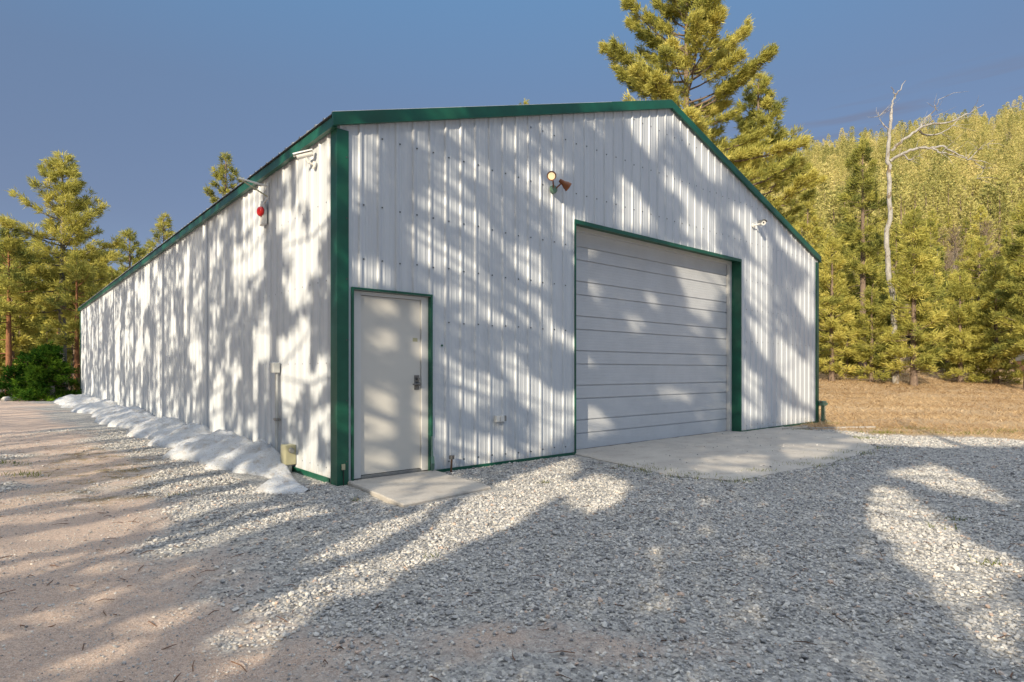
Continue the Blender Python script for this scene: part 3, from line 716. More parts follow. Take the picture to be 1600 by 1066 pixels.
# ------------------------------------------------------------------ loose gravel
def build_gravel():
    phi = (1+5**.5)/2
    ico = np.array([(-1, phi, 0), (1, phi, 0), (-1, -phi, 0), (1, -phi, 0), (0, -1, phi), (0, 1, phi), (0, -1, -phi), (0, 1, -phi), (phi, 0, -1), (phi, 0, 1), (-phi, 0, -1), (-phi, 0, 1)])/math.hypot(1, phi)
    fa = np.array([(0,11,5),(0,5,1),(0,1,7),(0,7,10),(0,10,11),(1,5,9),(5,11,4),(11,10,2),(10,7,6),(7,1,8),(3,9,4),(3,4,2),(3,2,6),(3,6,8),(3,8,9),(4,9,5),(2,4,11),(6,2,10),(8,6,7),(9,8,1)])
    r = np.random.default_rng(11)
    n = 440000
    # uniform over a wedge in front of the camera
    y = np.sqrt(r.random(n)*(13.0**2-2.15**2)+2.15**2); x = (r.random(n)*2-1)*.90*y
    keep = r.random(n) < np.clip((5.5/np.maximum(y, 2.6))**1.5, 0, 1)
    g = f_gravel(x, y); patch = smooth(.6*fbm(x*.9+50, y*.9)+.4*fbm(x*2.6, y*2.6), .36, .52)
    dens = np.clip(g*1.05*(.42+.58*patch), 0, 1); dens = np.where(g < .5, dens*.85+.36*smooth(fbm(x*1.1+30, y*1.6), .25, .6)+.05, dens)
    keep &= r.random(n) < dens
    lx, ly = loc(x, y)
    keep &= ~((lx > -.03) & (ly > -.05) & (ly < 27))
    onap = (r.random(n) < .012)*1.0
    keep &= (onap > .5) | ~((lx > 3.45) & (lx < 10.2) & (ly > -2.75-.1) & (ly < .3) & (ly > -2.75+np.clip(lx-8.1, 0, 9)*.6))
    keep &= ~((lx > -.08) & (lx < 1.28) & (ly > -1.47) & (ly < .1))
    keep &= ~((lx < 0) & (lx > -.75) & (ly > .3)) & (f_meadow(x, y) < .4)
    apz = ((lx > 3.7) & (lx < 10.2) & (ly > -2.7) & (ly > -2.75+np.clip(lx-8.1, 0, 9)*.6))[keep]*.022
    x, y, g = x[keep], y[keep], g[keep]; n = len(x)
    s = .0055*np.exp(r.normal(0, .38, n))*(1+.06*y); s = np.where(g < .5, s*(.46+.25*(r.random(n) < .08)), s); s = np.clip(s, .0024, .019)
    shp = ico[None]*(1+r.normal(0, .17, (n, 12, 1)))*s[:, None, None]*np.stack([1+.35*r.random(n), np.ones(n)*.95, .55+.35*r.random(n)], 1)[:, None]
    a = r.random(n)*6.283; tl = r.normal(0, .35, n); ca, sa, ct, st = np.cos(a), np.sin(a), np.cos(tl), np.sin(tl)
    X = shp[..., 0]*ct[:, None]-shp[..., 2]*st[:, None]; Z = shp[..., 0]*st[:, None]+shp[..., 2]*ct[:, None]; Y = shp[..., 1]
    X, Y = X*ca[:, None]-Y*sa[:, None], X*sa[:, None]+Y*ca[:, None]
    z = height(x, y)+apz+s*(.15+.45*r.random(n))
    Vt = np.stack([X+x[:, None], Y+y[:, None], Z+z[:, None]], 2).reshape(-1, 3)
    F = (fa[None]+(np.arange(n)*12)[:, None, None]).reshape(-1, 3)
    t = np.clip(r.beta(1.5, 1.5, n)*.93+(r.random(n) < .05)*.5, 0, 1)
    m = MB(); m.add(Vt, F, np.repeat(t, 12))
    o = m.build('gravel', M['stone']); tag(o, 'loose grey crushed stone spread over the yard in front of the building', 'gravel', kind='stuff')
build_gravel()

def litter():
    r = np.random.default_rng(55); m = MB(); n = 900
    y = np.sqrt(r.random(n)*(11**2-2.2**2)+2.2**2); x = (r.random(n)*2-1)*.88*y; z = height(x, y)+.008
    lx, ly = loc(x, y)
    for i in range(n):
        if ly[i] > -.1 and lx[i] > -.9: continue
        a = r.random()*6.283; l = .015+.05*r.random()**2; d = np.array([math.cos(a)*l, math.sin(a)*l, r.normal(0, .004)])
        c = np.array([x[i], y[i], z[i]]); m.tube([c-d, c+r.normal(0, .004, 3)+[0, 0, .004], c+d], [.0025, .003, .0015], 3, r.random(), cap=False)
    tag(m.build('pine_litter', M['rust']), 'scattered brown twigs and needles lying on the yard', 'litter', kind='stuff')
litter()

# ------------------------------------------------------------------ grass
def blades(pts, hmin, hmax, wd, r, lean=.5):
    n = len(pts); h = hmin+(hmax-hmin)*r.random(n)**1.5; a = r.random(n)*6.283; l = r.normal(0, lean, (n, 2))*h[:, None]
    dx = np.stack([np.cos(a), np.sin(a), 0*a], 1)*(wd*(.6+.8*r.random(n)))[:, None]
    base_ = pts; tip = pts+np.stack([l[:, 0], l[:, 1], h], 1)
    V = np.stack([base_-dx, base_+dx, tip], 1).reshape(-1, 3); return V, np.arange(3*n).reshape(-1, 3)
def dry_grass():
    r = np.random.default_rng(21); n = 150000
    y = np.sqrt(r.random(n)*(46**2-9**2)+9**2); x = y*(.44+.5*r.random(n))
    k = (r.random(n) < f_meadow(x, y)*np.clip((16/y)**1.3, .05, 1)*(.35+.65*smooth(fbm(x*.8, y*.8), .35, .6))); x, y = x[k], y[k]
    p = np.stack([x, y, height(x, y)-.01], 1); sc = 1+y/40
    V, F = blades(p, .02, .09, .003, r, .6); V = p.repeat(3, 0)+(V-p.repeat(3, 0))*np.stack([1+y/6, 1+y/6, sc], 1).repeat(3, 0)
    m = MB(); m.add(V, F, np.clip(fbm(x*.7, y*.7)*.8+r.normal(0, .2, len(x)), 0, 1).repeat(3))
    tag(m.build('dry_grass', M['drygrass']), 'tan dry grass of the meadow right of the building', 'grass', kind='stuff')
dry_grass()
def green_grass():
    r = np.random.default_rng(22); P = []
    def tuft(px, py, rad, n):
        Yd = EYE*FPX/(py-HOR); c = np.array([at(px, Yd), Yd]); n = int(n*2.2); q = c+r.normal(0, rad, (n, 2))*np.array([1.5, .8]); P.append(q)
    for px, py, rad, n in ((1020, 735, .10, 90), (1075, 743, .12, 120), (1190, 737, .08, 80), (1150, 750, .12, 60), (1255, 727, .12, 110), (1300, 718, .10, 90), (1330, 708, .12, 110), (1345, 684, .12, 110), (1380, 676, .18, 160), (1362, 700, .1, 70), (1247, 672, .10, 100), (1300, 662, .12, 70),
        (1420, 668, .3, 160), (1500, 676, .3, 160), (1570, 674, .25, 140), (48, 744, .10, 70), (5, 726, .1, 60), (280, 775, .05, 20), (985, 728, .1, 50), (675, 872, .02, 8), (1490, 815, .04, 10), (1545, 884, .04, 14), (1460, 828, .04, 8), (850, 755, .02, 10), (555, 780, .02, 12)): tuft(px, py, rad, n)
    q = np.vstack(P); p = np.stack([q[:, 0], q[:, 1], height(q[:, 0], q[:, 1])-.005], 1)
    V, F = blades(p, .015, .075, .0042, r, .5); m = MB(); m.add(V, F, np.clip(r.random(len(p)).repeat(3)*.9+.1, 0, 1))
    tag(m.build('green_grass', M['greengrass']), 'sparse green grass sprouting through the gravel and along the apron edge', 'grass', kind='stuff')
green_grass()

# ------------------------------------------------------------------ trees
def clumps(m, C, D, nn, ln, wd, r, tint, spread=.8):
    """needle tufts: C centres, D outward directions, nn needles each"""
    N = len(C)
    if N == 0: return
    d = r.normal(0, 1, (N, nn, 3)); d /= np.linalg.norm(d, axis=2)[..., None]
    d = d*spread+D[:, None]*.75+np.array([0, 0, .25]); d /= np.linalg.norm(d, axis=2)[..., None]
    le = ln*(.6+.7*r.random((N, nn, 1)))
    b = C[:, None]+r.normal(0, ln*.28, (N, nn, 3))
    tp = b+d*le; s = np.cross(d, D[:, None]+np.array([0, 0, .45])+r.normal(0, .55, (N, nn, 3))); s /= np.linalg.norm(s, axis=2)[..., None]+1e-9
    s *= wd*(.6+.8*r.random((N, nn, 1))); md = b+d*le*.45
    V = np.stack([b, md-s, tp, md+s], 2).reshape(-1, 3)
    F = np.arange(len(V)).reshape(-1, 4)
    tt = np.clip(tint[:, None]+r.normal(0, .10, (N, nn)), 0, 1)
    m.add(V, F, np.repeat(tt.ravel(), 4))
def pine_meshes(seed, Ht, cb, Rad, per_m=7.0, tuft=(36, .28, .0195), shape='ponderosa', trunk_r=None, dens=1.0, lean=.02, dead=4):
    r = np.random.default_rng(seed); T, Cn = MB(), MB()
    tr = trunk_r or .013*Ht+.05
    zz = np.linspace(0, Ht*.985, 14); wob = np.cumsum(r.normal(0, lean*Ht/40, (14, 2)), 0); wob -= wob[0]
    P = np.stack([wob[:, 0], wob[:, 1], zz], 1); rad = tr*(1-.93*(zz/Ht))+.012; rad[0] *= 1.25
    P[0, 2] -= .3; T.tube(P, rad, 9)
    ctr = lambda z: np.array([np.interp(z, zz, P[:, 0]), np.interp(z, zz, P[:, 1]), z])
    nb = int((Ht*(1-cb))*per_m); allC, allD, allT = [], [], []
    for i in range(nb):
        t = (i+r.random())/nb; z = Ht*(cb+(1-cb)*t*.985)
        if shape == 'ponderosa': prof = (1-t)**.62*min(1, .50+1.6*t)*(.95+.15*math.sin(t*17+seed))
        elif shape == 'fir': prof = (1-t)**.85
        else: prof = (1-t)**.75*min(1, .7+1.2*t)
        Lb = Rad*prof*(.50+.62*r.random())+.12
        a = i*2.399+r.normal(0, .5); el = R(-12+52*t+r.normal(0, 10)) if shape != 'fir' else R(-14+40*t+r.normal(0, 6))
        n = 5; s = np.linspace(0, 1, n)
        dh = np.array([math.cos(a), math.sin(a)])
        X = s*Lb*math.cos(el); Zb = s*Lb*math.sin(el)+(.12*Lb*s**2.2 if shape != 'fir' else -.05*Lb*s)-.05*Lb*np.sin(s*3.1)
        c = ctr(z); perp = np.array([-dh[1], dh[0]]); bend = r.normal(0, .08)*Lb*s**2
        Pb = np.stack([c[0]+dh[0]*X+perp[0]*bend, c[1]+dh[1]*X+perp[1]*bend, c[2]+Zb], 1)
        br0 = max(.010, min(.016*Lb+.006, np.interp(z, zz, rad)*.6)); T.tube(Pb, np.linspace(br0, br0*.25, n), 4, cap=False)
        k = max(2, int(Lb*6.5*dens*(.7+.6*r.random())))
        s0 = .38 if shape == 'ponderosa' else .16
        u_ = s0+(1.02-s0)*r.random(k)**(.75); lat = r.normal(0, 1, k)*.17*Lb*(1.15-u_)+r.normal(0, .08, k)
        pc = np.stack([np.interp(u_, s, Pb[:, q]) for q in range(3)], 1)
        pc[:, :2] += perp[None]*lat[:, None]; pc[:, 2] += r.normal(.04, .07, k)+np.abs(lat)*(.15)
        Dd = np.tile(np.array([dh[0], dh[1], .25]), (k, 1)); Dd[:, :2] += perp[None]*np.sign(lat)[:, None]*.5
        Dd /= np.linalg.norm(Dd, axis=1)[:, None]
        allC.append(pc); allD.append(Dd); allT.append(np.clip(.5+r.normal(0, .14)+r.normal(0, .10, k), 0, 1))
        if Lb > 1.0:                                    # side twigs carrying tufts
            for q in range(min(5, k)):
                T.tube([[np.interp(max(.15, u_[q]-.14), s, Pb[:, w_]) for w_ in range(3)], pc[q]], [br0*.35, .004], 3, cap=False)
    for i in range(dead):                               # dead stubs below the crown
        z = Ht*cb*(.35+.6*r.random()); a = r.random()*6.28; Lb = .5+r.random()*1.2; c = ctr(z)
        T.tube([c, c+np.array([math.cos(a)*Lb*.6, math.sin(a)*Lb*.6, -.02]), c+np.array([math.cos(a)*Lb, math.sin(a)*Lb, -.18*Lb])], [.025, .016, .006], 4, cap=False)
    clumps(Cn, np.vstack(allC), np.vstack(allD), tuft[0], tuft[1], tuft[2], r, np.concatenate(allT))
    return T, Cn
def make_tree(name, x, y, label, T, Cn, bk='bark', nm='pine', group=None, rz=0, scale=1):
    o = empty(name, (x, y, h1(x, y)), rz, label, 'tree', group); o.scale = (scale,)*3
    a = T.build('trunk', M[bk], o, smooth_shade=True); b = Cn.build('crown', M[nm], o)
    return o, (a, b)

def top_h(py, Y, x=None, px=None):                     # height of a tree whose top shows at photo row py
    return EYE+(HOR-py)/FPX*Y-h1(at(px, Y), Y)
# single trees one can tell apart
def single(px, Y, py, label, seed, name='pine_tree', **k):
    bk, nm = k.pop('bk', 'bark'), k.pop('nm', 'pine'); rz = k.pop('rz', 0)
    Ht = top_h(py, Y, px=px); T, Cn = pine_meshes(seed, Ht, **k)
    return make_tree(name, at(px, Y), Y, label, T, Cn, bk, nm, rz=rz)
single(97, 29.5, 243, 'tall broad pine with a thick grey trunk, tallest beyond the driveway', 31, cb=.34, Rad=3.5, per_m=10, dens=1.5, tuft=(44, .24, .015), bk='greybark', trunk_r=.21, shape='mixed')
single(14, 27.5, 362, 'pine with a reddish lower trunk at the left edge of the photo', 32, cb=.42, Rad=1.9, per_m=8, bk='redbark', trunk_r=.14)
single(120, 28.2, 405, 'slim pine with a reddish trunk close to the far corner of the building', 33, cb=.38, Rad=1.5, per_m=8, bk='redbark', trunk_r=.115)
single(352, 44, 243, 'pine whose top stands alone above the side roof edge', 34, cb=.45, Rad=2.4, per_m=8)
single(256, 46, 338, 'round-topped pine showing above the far end of the roof', 35, cb=.4, Rad=2.0, per_m=8)
single(203, 43, 362, 'pale loose pine just right of the tall broad pine on the left', 36, cb=.3, Rad=2.4, per_m=8)
single(232, 55, 385, 'small pine top low over the far roof end', 37, cb=.3, Rad=2.0)
single(1072, 30, -75, 'very tall pine rising behind the gable peak with its top beyond the photo', 47, cb=.28, Rad=7.0, per_m=8, dens=2.0, tuft=(48, .26, .0165), trunk_r=.33, lean=.012)
single(1184, 35, 118, 'bushy pine close behind the right roof slope, beside the very tall pine', 42, cb=.12, Rad=5.0, per_m=8, dens=1.4, tuft=(46, .26, .017))
single(822, 52, 157, 'pine whose tip just peeks over the middle of the roof line', 43, cb=.5, Rad=2.0, per_m=4)
single(1348, 43, 222, 'long-needled pine just left of the dead white tree', 44, cb=.42, Rad=2.3, per_m=7, tuft=(30, .36, .024), bk='bark')
single(1428, 37, 330, 'mid-height pine in front of the dead white tree', 45, cb=.10, Rad=2.2, per_m=8, tuft=(30, .36, .024), shape='mixed')
single(1262, 47, 300, 'olive pine behind the right roof corner', 46, cb=.15, Rad=2.7, per_m=8)
single(1300, 40, 372, 'low bushy pine at the meadow edge beside the building corner', 47, cb=.05, Rad=2.3, per_m=7, dens=1.2, shape='mixed')
single(1362, 39, 452, 'short broad pine at the meadow edge right of the low bushy one', 48, cb=.04, Rad=1.8, per_m=8, dens=1.2, shape='mixed')
single(1452, 52, 392, 'olive pine right of the dead white tree', 49, cb=.2, Rad=2.6, per_m=8)
single(1500, 39, 428, 'broad low green pine standing in the meadow right of the orange trunk', 50, cb=.03, Rad=2.5, per_m=8, dens=1.3, shape='mixed')
single(1556, 38, 404, 'dense full-skirted pine in the meadow near the right edge', 51, cb=.04, Rad=2.2, per_m=8, dens=1.3, shape='mixed')
single(1606, 34, 318, 'dark green pine cut by the right edge of the photo', 52, cb=.2, Rad=2.5, per_m=7, dens=1.3, shape='mixed')
single(1530, 55, 372, 'tall olive pine behind the full-skirted pine', 53, cb=.15, Rad=2.8, per_m=8)
single(1403, 44.5, 470, 'bare orange pine trunk with a small crown behind the meadow', 54, cb=.62, Rad=1.6, per_m=7, bk='redbark', trunk_r=.17)

# dead white tree
def dead_tree():
    Y = 38.2; px = 1390; x = at(px, Y); h0 = h1(x, Y); o = empty('dead_tree', (x, Y, h0), 0, 'dead white tree with bare crooked limbs reaching right, standing above the pines', 'tree')
    def P(*pp): return np.array([((a-px)/FPX*Y, dy, EYE+(HOR-b)/FPX*Y-h0) for a, b, dy in pp])
    m = MB()
    def tb(pp, r0, r1, k=9):
        q = P(*pp); 
        # finer, slightly crooked
        t = np.linspace(0, len(q)-1, (len(q)-1)*4+1); q2 = np.stack([np.interp(t, np.arange(len(q)), q[:, i]) for i in range(3)], 1)
        q2[1:-1] += np.random.default_rng(int(pp[0][0]*7+pp[-1][1])).normal(0, .035, (len(q2)-2, 3)); m.tube(q2, np.linspace(r0, r1, len(q2)), k)
    tb([(1400, 604, 0), (1398, 540, 0), (1395, 470, 0), (1388, 425, 0), (1385, 385, 0), (1390, 330, 0), (1389, 270, 0), (1388, 230, 0), (1391, 200, 0), (1393, 175, 0)], .20, .085)
    tb([(1393, 178, 0), (1398, 155, .2), (1408, 140, .3), (1420, 122, .3)], .07, .014, 6); tb([(1402, 152, .2), (1398, 143, .1), (1392, 136, 0)], .05, .012, 5)
    m.build('trunk', M['deadwood'], o, smooth_shade=True)
    limbs = [([(1393, 236, 0), (1405, 222, -.4), (1422, 210, -.6), (1434, 203, -.7), (1470, 200, -1.0), (1492, 190, -1.2), (1512, 178, -1.3)], .10, .018),
             ([(1426, 209, -.6), (1450, 211, .2), (1478, 205, .4), (1500, 190, .6), (1520, 170, .7)], .06, .012),
             ([(1428, 205, -.6), (1436, 192, -.7), (1448, 178, -.8), (1452, 165, -.8)], .05, .01),
             ([(1391, 252, 0), (1404, 244, -.5), (1418, 239, -.8), (1436, 241, -1), (1452, 238, -1.1), (1464, 246, -1.2), (1478, 256, -1.3), (1490, 262, -1.4), (1510, 266, -1.5)], .10, .02),
             ([(1440, 241, -1), (1448, 250, -1.3), (1460, 254, -1.5), (1480, 262, -1.6)], .06, .012),
             ([(1488, 261, -1.4), (1500, 248, -1.5), (1512, 240, -1.6)], .035, .008), ([(1496, 264, -1.4), (1508, 276, -1.5), (1500, 290, -1.4)], .03, .008),
             ([(1404, 246, -.5), (1412, 256, -.6), (1424, 250, -.7)], .05, .012), ([(1392, 205, 0), (1380, 192, .1), (1376, 180, .2)], .04, .01)]
    for pp, r0, r1 in limbs:
        m = MB(); tb(pp, r0, r1, 7)
        rr = np.random.default_rng(int(pp[1][0])); q = P(*pp)
        for _ in range(9):                              # fine twigs
            i = rr.integers(1, len(q)); c = q[i]; d = rr.normal(0, .5, 3)+np.array([.35, 0, .1]); m.tube([c, c+d*.5+rr.normal(0, .06, 3), c+d+rr.normal(0, .1, 3)], [.018, .011, .004], 4, cap=False)
        m.build('limb', M['deadwood'], o, smooth_shade=True)
dead_tree()

# young fir in the shade at the end of the drive
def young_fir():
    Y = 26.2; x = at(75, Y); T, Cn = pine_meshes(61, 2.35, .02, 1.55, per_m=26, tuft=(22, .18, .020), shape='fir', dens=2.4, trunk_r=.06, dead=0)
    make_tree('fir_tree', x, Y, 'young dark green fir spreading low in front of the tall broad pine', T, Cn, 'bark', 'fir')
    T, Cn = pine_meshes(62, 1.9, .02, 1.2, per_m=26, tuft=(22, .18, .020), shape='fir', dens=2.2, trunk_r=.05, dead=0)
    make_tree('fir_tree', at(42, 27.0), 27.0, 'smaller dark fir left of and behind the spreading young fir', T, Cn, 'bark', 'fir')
young_fir()

# repeated wood trees
protos = []
for s_, (Ht, cb, Rd, shp, bk) in enumerate([(15, .32, 2.5, 'ponderosa', 'bark'), (13, .22, 2.2, 'mixed', 'bark'), (16, .40, 2.3, 'ponderosa', 'redbark'), (12, .03, 2.6, 'fir', 'greybark'), (14, .25, 2.6, 'mixed', 'bark'), (6, .02, 2.5, 'mixed', 'bark'), (6.5, .03, 2.1, 'ponderosa', 'bark'), (13, .12, 3.2, 'mixed', 'greybark')]):
    protos.append((Ht, pine_meshes(70+s_, Ht, cb, Rd, per_m=6, dens=1.1, tuft=(16, .34, .046), shape=shp), bk))
first = {}
def repeat(idx, x, y, Ht, rz, label, group, nm='pine'):
    Hp, (T, Cn), bk = protos[idx]; key = (idx, nm)
    if key not in first:
        o, kids = make_tree('pine_tree', x, y, label, T, Cn, bk, nm, group, rz, Ht/Hp); first[key] = (o, kids)
    else:
        o0, kids = first[key]; o = copy_tree(o0, kids); o.location = (x, y, h1(x, y)); o.rotation_euler = (0, 0, rz); o.scale = (Ht/Hp,)*3
        o['label'] = label; o['group'] = group
    return o
r = np.random.default_rng(90)
# wood behind the driveway on the left
k = 0
while k < 66:
    px = r.uniform(-40, 290); Y = r.uniform(31, 75); tp = r.uniform(385, 465)-40*(px < 60)*r.random()
    if px > 130 and Y < 40: continue
    Ht = top_h(tp, Y, px=px)
    repeat(int(r.integers(0, 5)), at(px, Y), Y, Ht, r.uniform(0, 6.28), 'pine in the wood beyond the end of the driveway', 'pines in the wood left of the building'); k += 1
k = 0
while k < 16:
    px = r.uniform(-30, 122); Y = r.uniform(30.5, 48)
    repeat(int(r.choice([5, 6])), at(px, Y), Y, r.uniform(3.5, 6.5), r.uniform(0, 6.28), 'low bushy pine filling the wood beyond the driveway', 'bushy pines in the wood left of the building'); k += 1
# pines behind the building right side and the foot of the hill
k = 0
while k < 58:
    px = r.uniform(1150, 1640); Y = r.uniform(46, 92)
    if (px < 1230 and Y < 60) or (1378 < px < 1446 and Y < 66): continue
    repeat(int(r.choice([0, 1, 3, 4, 7, 7])), at(px, Y), Y, r.uniform(5, 10.5), r.uniform(0, 6.28), 'olive pine among the trees at the foot of the hill', 'pines at the foot of the hill'); k += 1

k = 0
while k < 48:
    px = r.uniform(1240, 1640); Y = r.uniform(44, 62)
    if 1375 < px < 1450 and Y < 60: continue
    repeat(int(r.integers(5, 7)), at(px, Y), Y, r.uniform(3.5, 7.5), r.uniform(0, 6.28), 'low bushy olive pine filling the back of the meadow', 'bushy pines at the back of the meadow'); k += 1
# ---- hillside: nearest trees one by one, the rest of the wood as one mass
def hill_proto(seed, Ht=10.):
    rr = np.random.default_rng(seed); T, Cn = MB(), MB()
    T.tube([(0, 0, -.5), (rr.normal(0, .1), 0, Ht*.5), (0, 0, Ht*.96)], [.20, .12, .03], 5, cap=False)
    n = 170; t = rr.random(n)**1.05; z = Ht*(.08+.90*t); Rr = 1.75*((1-t)**.72*np.minimum(1, .6+1.2*t))*(.45+.65*rr.random(n))+.1
    a = rr.random(n)*6.283; C = np.stack([np.cos(a)*Rr, np.sin(a)*Rr, z], 1); D = np.stack([np.cos(a), np.sin(a), .3+0*a], 1); D /= np.linalg.norm(D, axis=1)[:, None]
    clumps(Cn, C, D, 8, .48, .07, rr, np.clip(rr.normal(.5, .12, n), 0, 1)); return T, Cn
HP = [hill_proto(200+i) for i in range(4)]
r = np.random.default_rng(95); cand = []
while len(cand) < 1750:
    px = r.uniform(1090, 1660); Y = 80+260*r.random()**.8; x = at(px, Y)
    if fbm(np.array([x*.045]), np.array([Y*.03]))[0]+r.normal(0, .09) < .40: continue
    cand.append((Y, x, r.uniform(4.5, 11.5)*(1+.3*(r.random() < .15)), r.uniform(0, 6.28), int(r.integers(0, 4))))
cand.sort(); hf = {}
for Y, x, Ht, rz, i in cand[:240]:
    if i not in hf:
        hf[i] = make_tree('hillside_pine', x, Y, 'pine on the sunlit hillside above the meadow', HP[i][0], HP[i][1], 'bark', 'hillpine', 'pines on the lower hillside', rz, Ht/10)
    else:
        o = copy_tree(*hf[i]); o.location = (x, Y, h1(x, Y)); o.rotation_euler = (0, 0, rz); o.scale = (Ht/10,)*3
mf = MB()
for Y, x, Ht, rz, i in cand[240:]:
    ca, sa = math.cos(rz), math.sin(rz); s_ = Ht/10; z0 = h1(x, Y); tn = r.normal(0, .20)-(.42 if r.random() < .16 else 0)
    for src in (HP[i][1],):
        for V, F, t in zip(src.v, src.f, src.t):
            V2 = V*s_; V2 = np.stack([V2[:, 0]*ca-V2[:, 1]*sa+x, V2[:, 0]*sa+V2[:, 1]*ca+Y, V2[:, 2]+z0], 1)
            n4 = len(V2)//4; sel = np.random.default_rng(int(Y*100)).random(n4) < .62; V3 = V2.reshape(-1, 4, 3)[sel].reshape(-1, 3)
            mf.add(V3, np.arange(len(V3)).reshape(-1, 4), np.clip(t.reshape(-1, 4)[sel].ravel()+tn, 0, 1))
tag(mf.build('distant_forest', M['hillpine']), 'olive pine forest covering the upper hillside to the skyline', 'forest', kind='stuff')
# a few leafless trees on the slope
def bare_tree(seed, Ht):
    rr = np.random.default_rng(seed); T, Cn = MB(), MB()
    T.tube([(0, 0, -.3), (.1, 0, Ht*.5), (0, .1, Ht*.9)], [.11, .07, .02], 6, cap=False)
    for i in range(60):
        z = Ht*(.25+.7*rr.random()); a = rr.random()*6.283; l = (Ht-z)*.5+.5; p = np.array([0, 0, z]); d = np.array([math.cos(a)*.6, math.sin(a)*.6, .8])
        q = p+d*l*(.5+.5*rr.random()); Cn.tube([p, (p+q)/2+rr.normal(0, .12, 3), q], [.03, .018, .006], 3, rr.random(), cap=False)
        for _ in range(6):
            b0 = p+(q-p)*rr.uniform(.3, 1); Cn.tube([b0, b0+rr.normal(0, .35, 3)+d*.4], [.014, .004], 3, rr.random(), cap=False)
    return T, Cn
T, Cn = bare_tree(5, 7.5); bt = None
for px, Y, Ht in ((1478, 60, 8), (1492, 66, 9), (1462, 72, 8), (1542, 70, 9), (1255, 66, 8), (1318, 58, 7), (1520, 58, 7)):
    if bt is None: bt = make_tree('bare_tree', at(px, Y), Y, 'leafless greyish tree on the slope among the olive pines', T, Cn, 'greybark', 'twig', 'leafless trees on the slope')
    else:
        o = copy_tree(*bt); o.location = (at(px, Y), Y, h1(at(px, Y), Y)); o.scale = (Ht/7.5,)*3; o.rotation_euler = (0, 0, px)

# ------------------------------------------------------------------ small things far off
def shed(px, Y, w_, d_, hh, label, rz=.15):
    x = at(px, Y); o = empty('shed', (x, Y, h1(x, Y)-.05), rz, label, 'shed')
    m = MB(); m.box(-w_/2, w_/2, 0, d_, 0, hh); m.build('wall', M['boards'], o)
    m = MB(); m.prism([(-.25, hh-.02), (d_/2, hh+.55), (d_+.25, hh-.02), (d_+.25, hh+.08), (d_/2, hh+.66), (-.25, hh+.08)], 'x', -w_/2-.2, w_/2+.2); m.build('roof', M['redroof'], o)
    m = MB(); m.box(-.35, .35, -.03, -.002, .0, 1.6); m.build('door', M['greyboards'], o)
shed(1417, 54, 2.6, 2.0, 1.5, 'small grey board shed with a faded red roof among the pines')
m = MB(); Y = 42.; x = at(1600, Y); o = empty('wooden_post', (x, Y, h1(x, Y)), .2, 'stout dark board post box at the right edge of the meadow', 'post')
m.box(-.35, .35, -.25, .25, -.2, 1.15); m.build('box', M['rust'], o, bevel=.02)
m = MB(); m.box(-.40, .40, -.3, .3, 1.152, 1.75); m.build('top', M['greyboards'], o, bevel=.03)
def rock(px, Y, s, label, seed):
    rr = np.random.default_rng(seed); b = bmesh.new(); bmesh.ops.create_icosphere(b, subdivisions=3, radius=1)
    for v_ in b.verts:
        c = v_.co; n = fbm(np.array([c.x*1.3+seed]), np.array([c.y*1.3+c.z*.9]))[0]; v_.co = Vector((c.x*s*1.5, c.y*s, c.z*s*.7))*(.7+.6*n)
    me = bpy.data.meshes.new('rock'); b.to_mesh(me); b.free(); me.materials.append(M['rock'])
    o = bpy.data.objects.new('rock', me); COL.objects.link(o); o.location = (at(px, Y), Y, h1(at(px, Y), Y)+s*.2); tag(o, label, 'rock')
rock(18, 25.6, .24, 'pale rock at the far left end of the driveway', 3)
rock(42, 26.0, .15, 'small pale stone right of the bigger pale rock', 8)
def stump(px, Y, rr_, hh, label):
    x = at(px, Y); m = MB(); m.tube([(0, 0, -.2), (0, 0, 0), (.02, 0, hh*.4), (0, .02, hh)], [rr_*1.3, rr_*1.25, rr_, rr_*.92], 12)
    o = m.build('tree_stump', M['greybark']); o.location = (x, Y, h1(x, Y)); tag(o, label, 'stump')
stump(78, 25.9, .17, .62, 'grey tree stump under the young fir')
r = np.random.default_rng(33)
logs = [(8, 29, 'fallen grey log in the brush at the left edge'), (30, 31, 'second fallen log, deeper in the brush behind the red trunk'), (105, 27.6, 'dead branch lying between the big trunk and the building corner')]
for px, Y, lb in logs:
    x = at(px, Y); m = MB(); a = r.uniform(-.4, .4); Lg = 2.2
    m.tube([(-Lg*math.cos(a), -Lg*math.sin(a), .15), (0, 0, .22), (Lg*.8*math.cos(a), Lg*.8*math.sin(a), .4)], [.10, .09, .05], 8)
    for q in range(7):
        c = np.array([r.uniform(-1.8, 1.5), 0, .25]); d = r.normal(0, .5, 3); d[2] = abs(d[2])+.2; m.tube([c, c+d*.6, c+d+r.normal(0, .1, 3)], [.03, .02, .006], 4, cap=False)
    o = m.build('fallen_log', M['greybark']); o.location = (x, Y, h1(x, Y)); tag(o, lb, 'log')
def brush():
    rr = np.random.default_rng(44); m = MB()
    for i in range(650):
        px = rr.uniform(-40, 150); Y = rr.uniform(26.3, 40); x = at(px, Y); z = h1(x, Y); c = np.array([x, Y, z])
        for _ in range(3):
            d = rr.normal(0, .35, 3); d[2] = abs(d[2])*.9+.1; m.tube([c, c+d*.5+rr.normal(0, .05, 3), c+d], [.018, .012, .004], 3, rr.random(), cap=False)
    tag(m.build('dead_brush', M['twig']), 'tangle of dead grey twigs on the wood floor beyond the driveway', 'brush', kind='stuff')
brush()

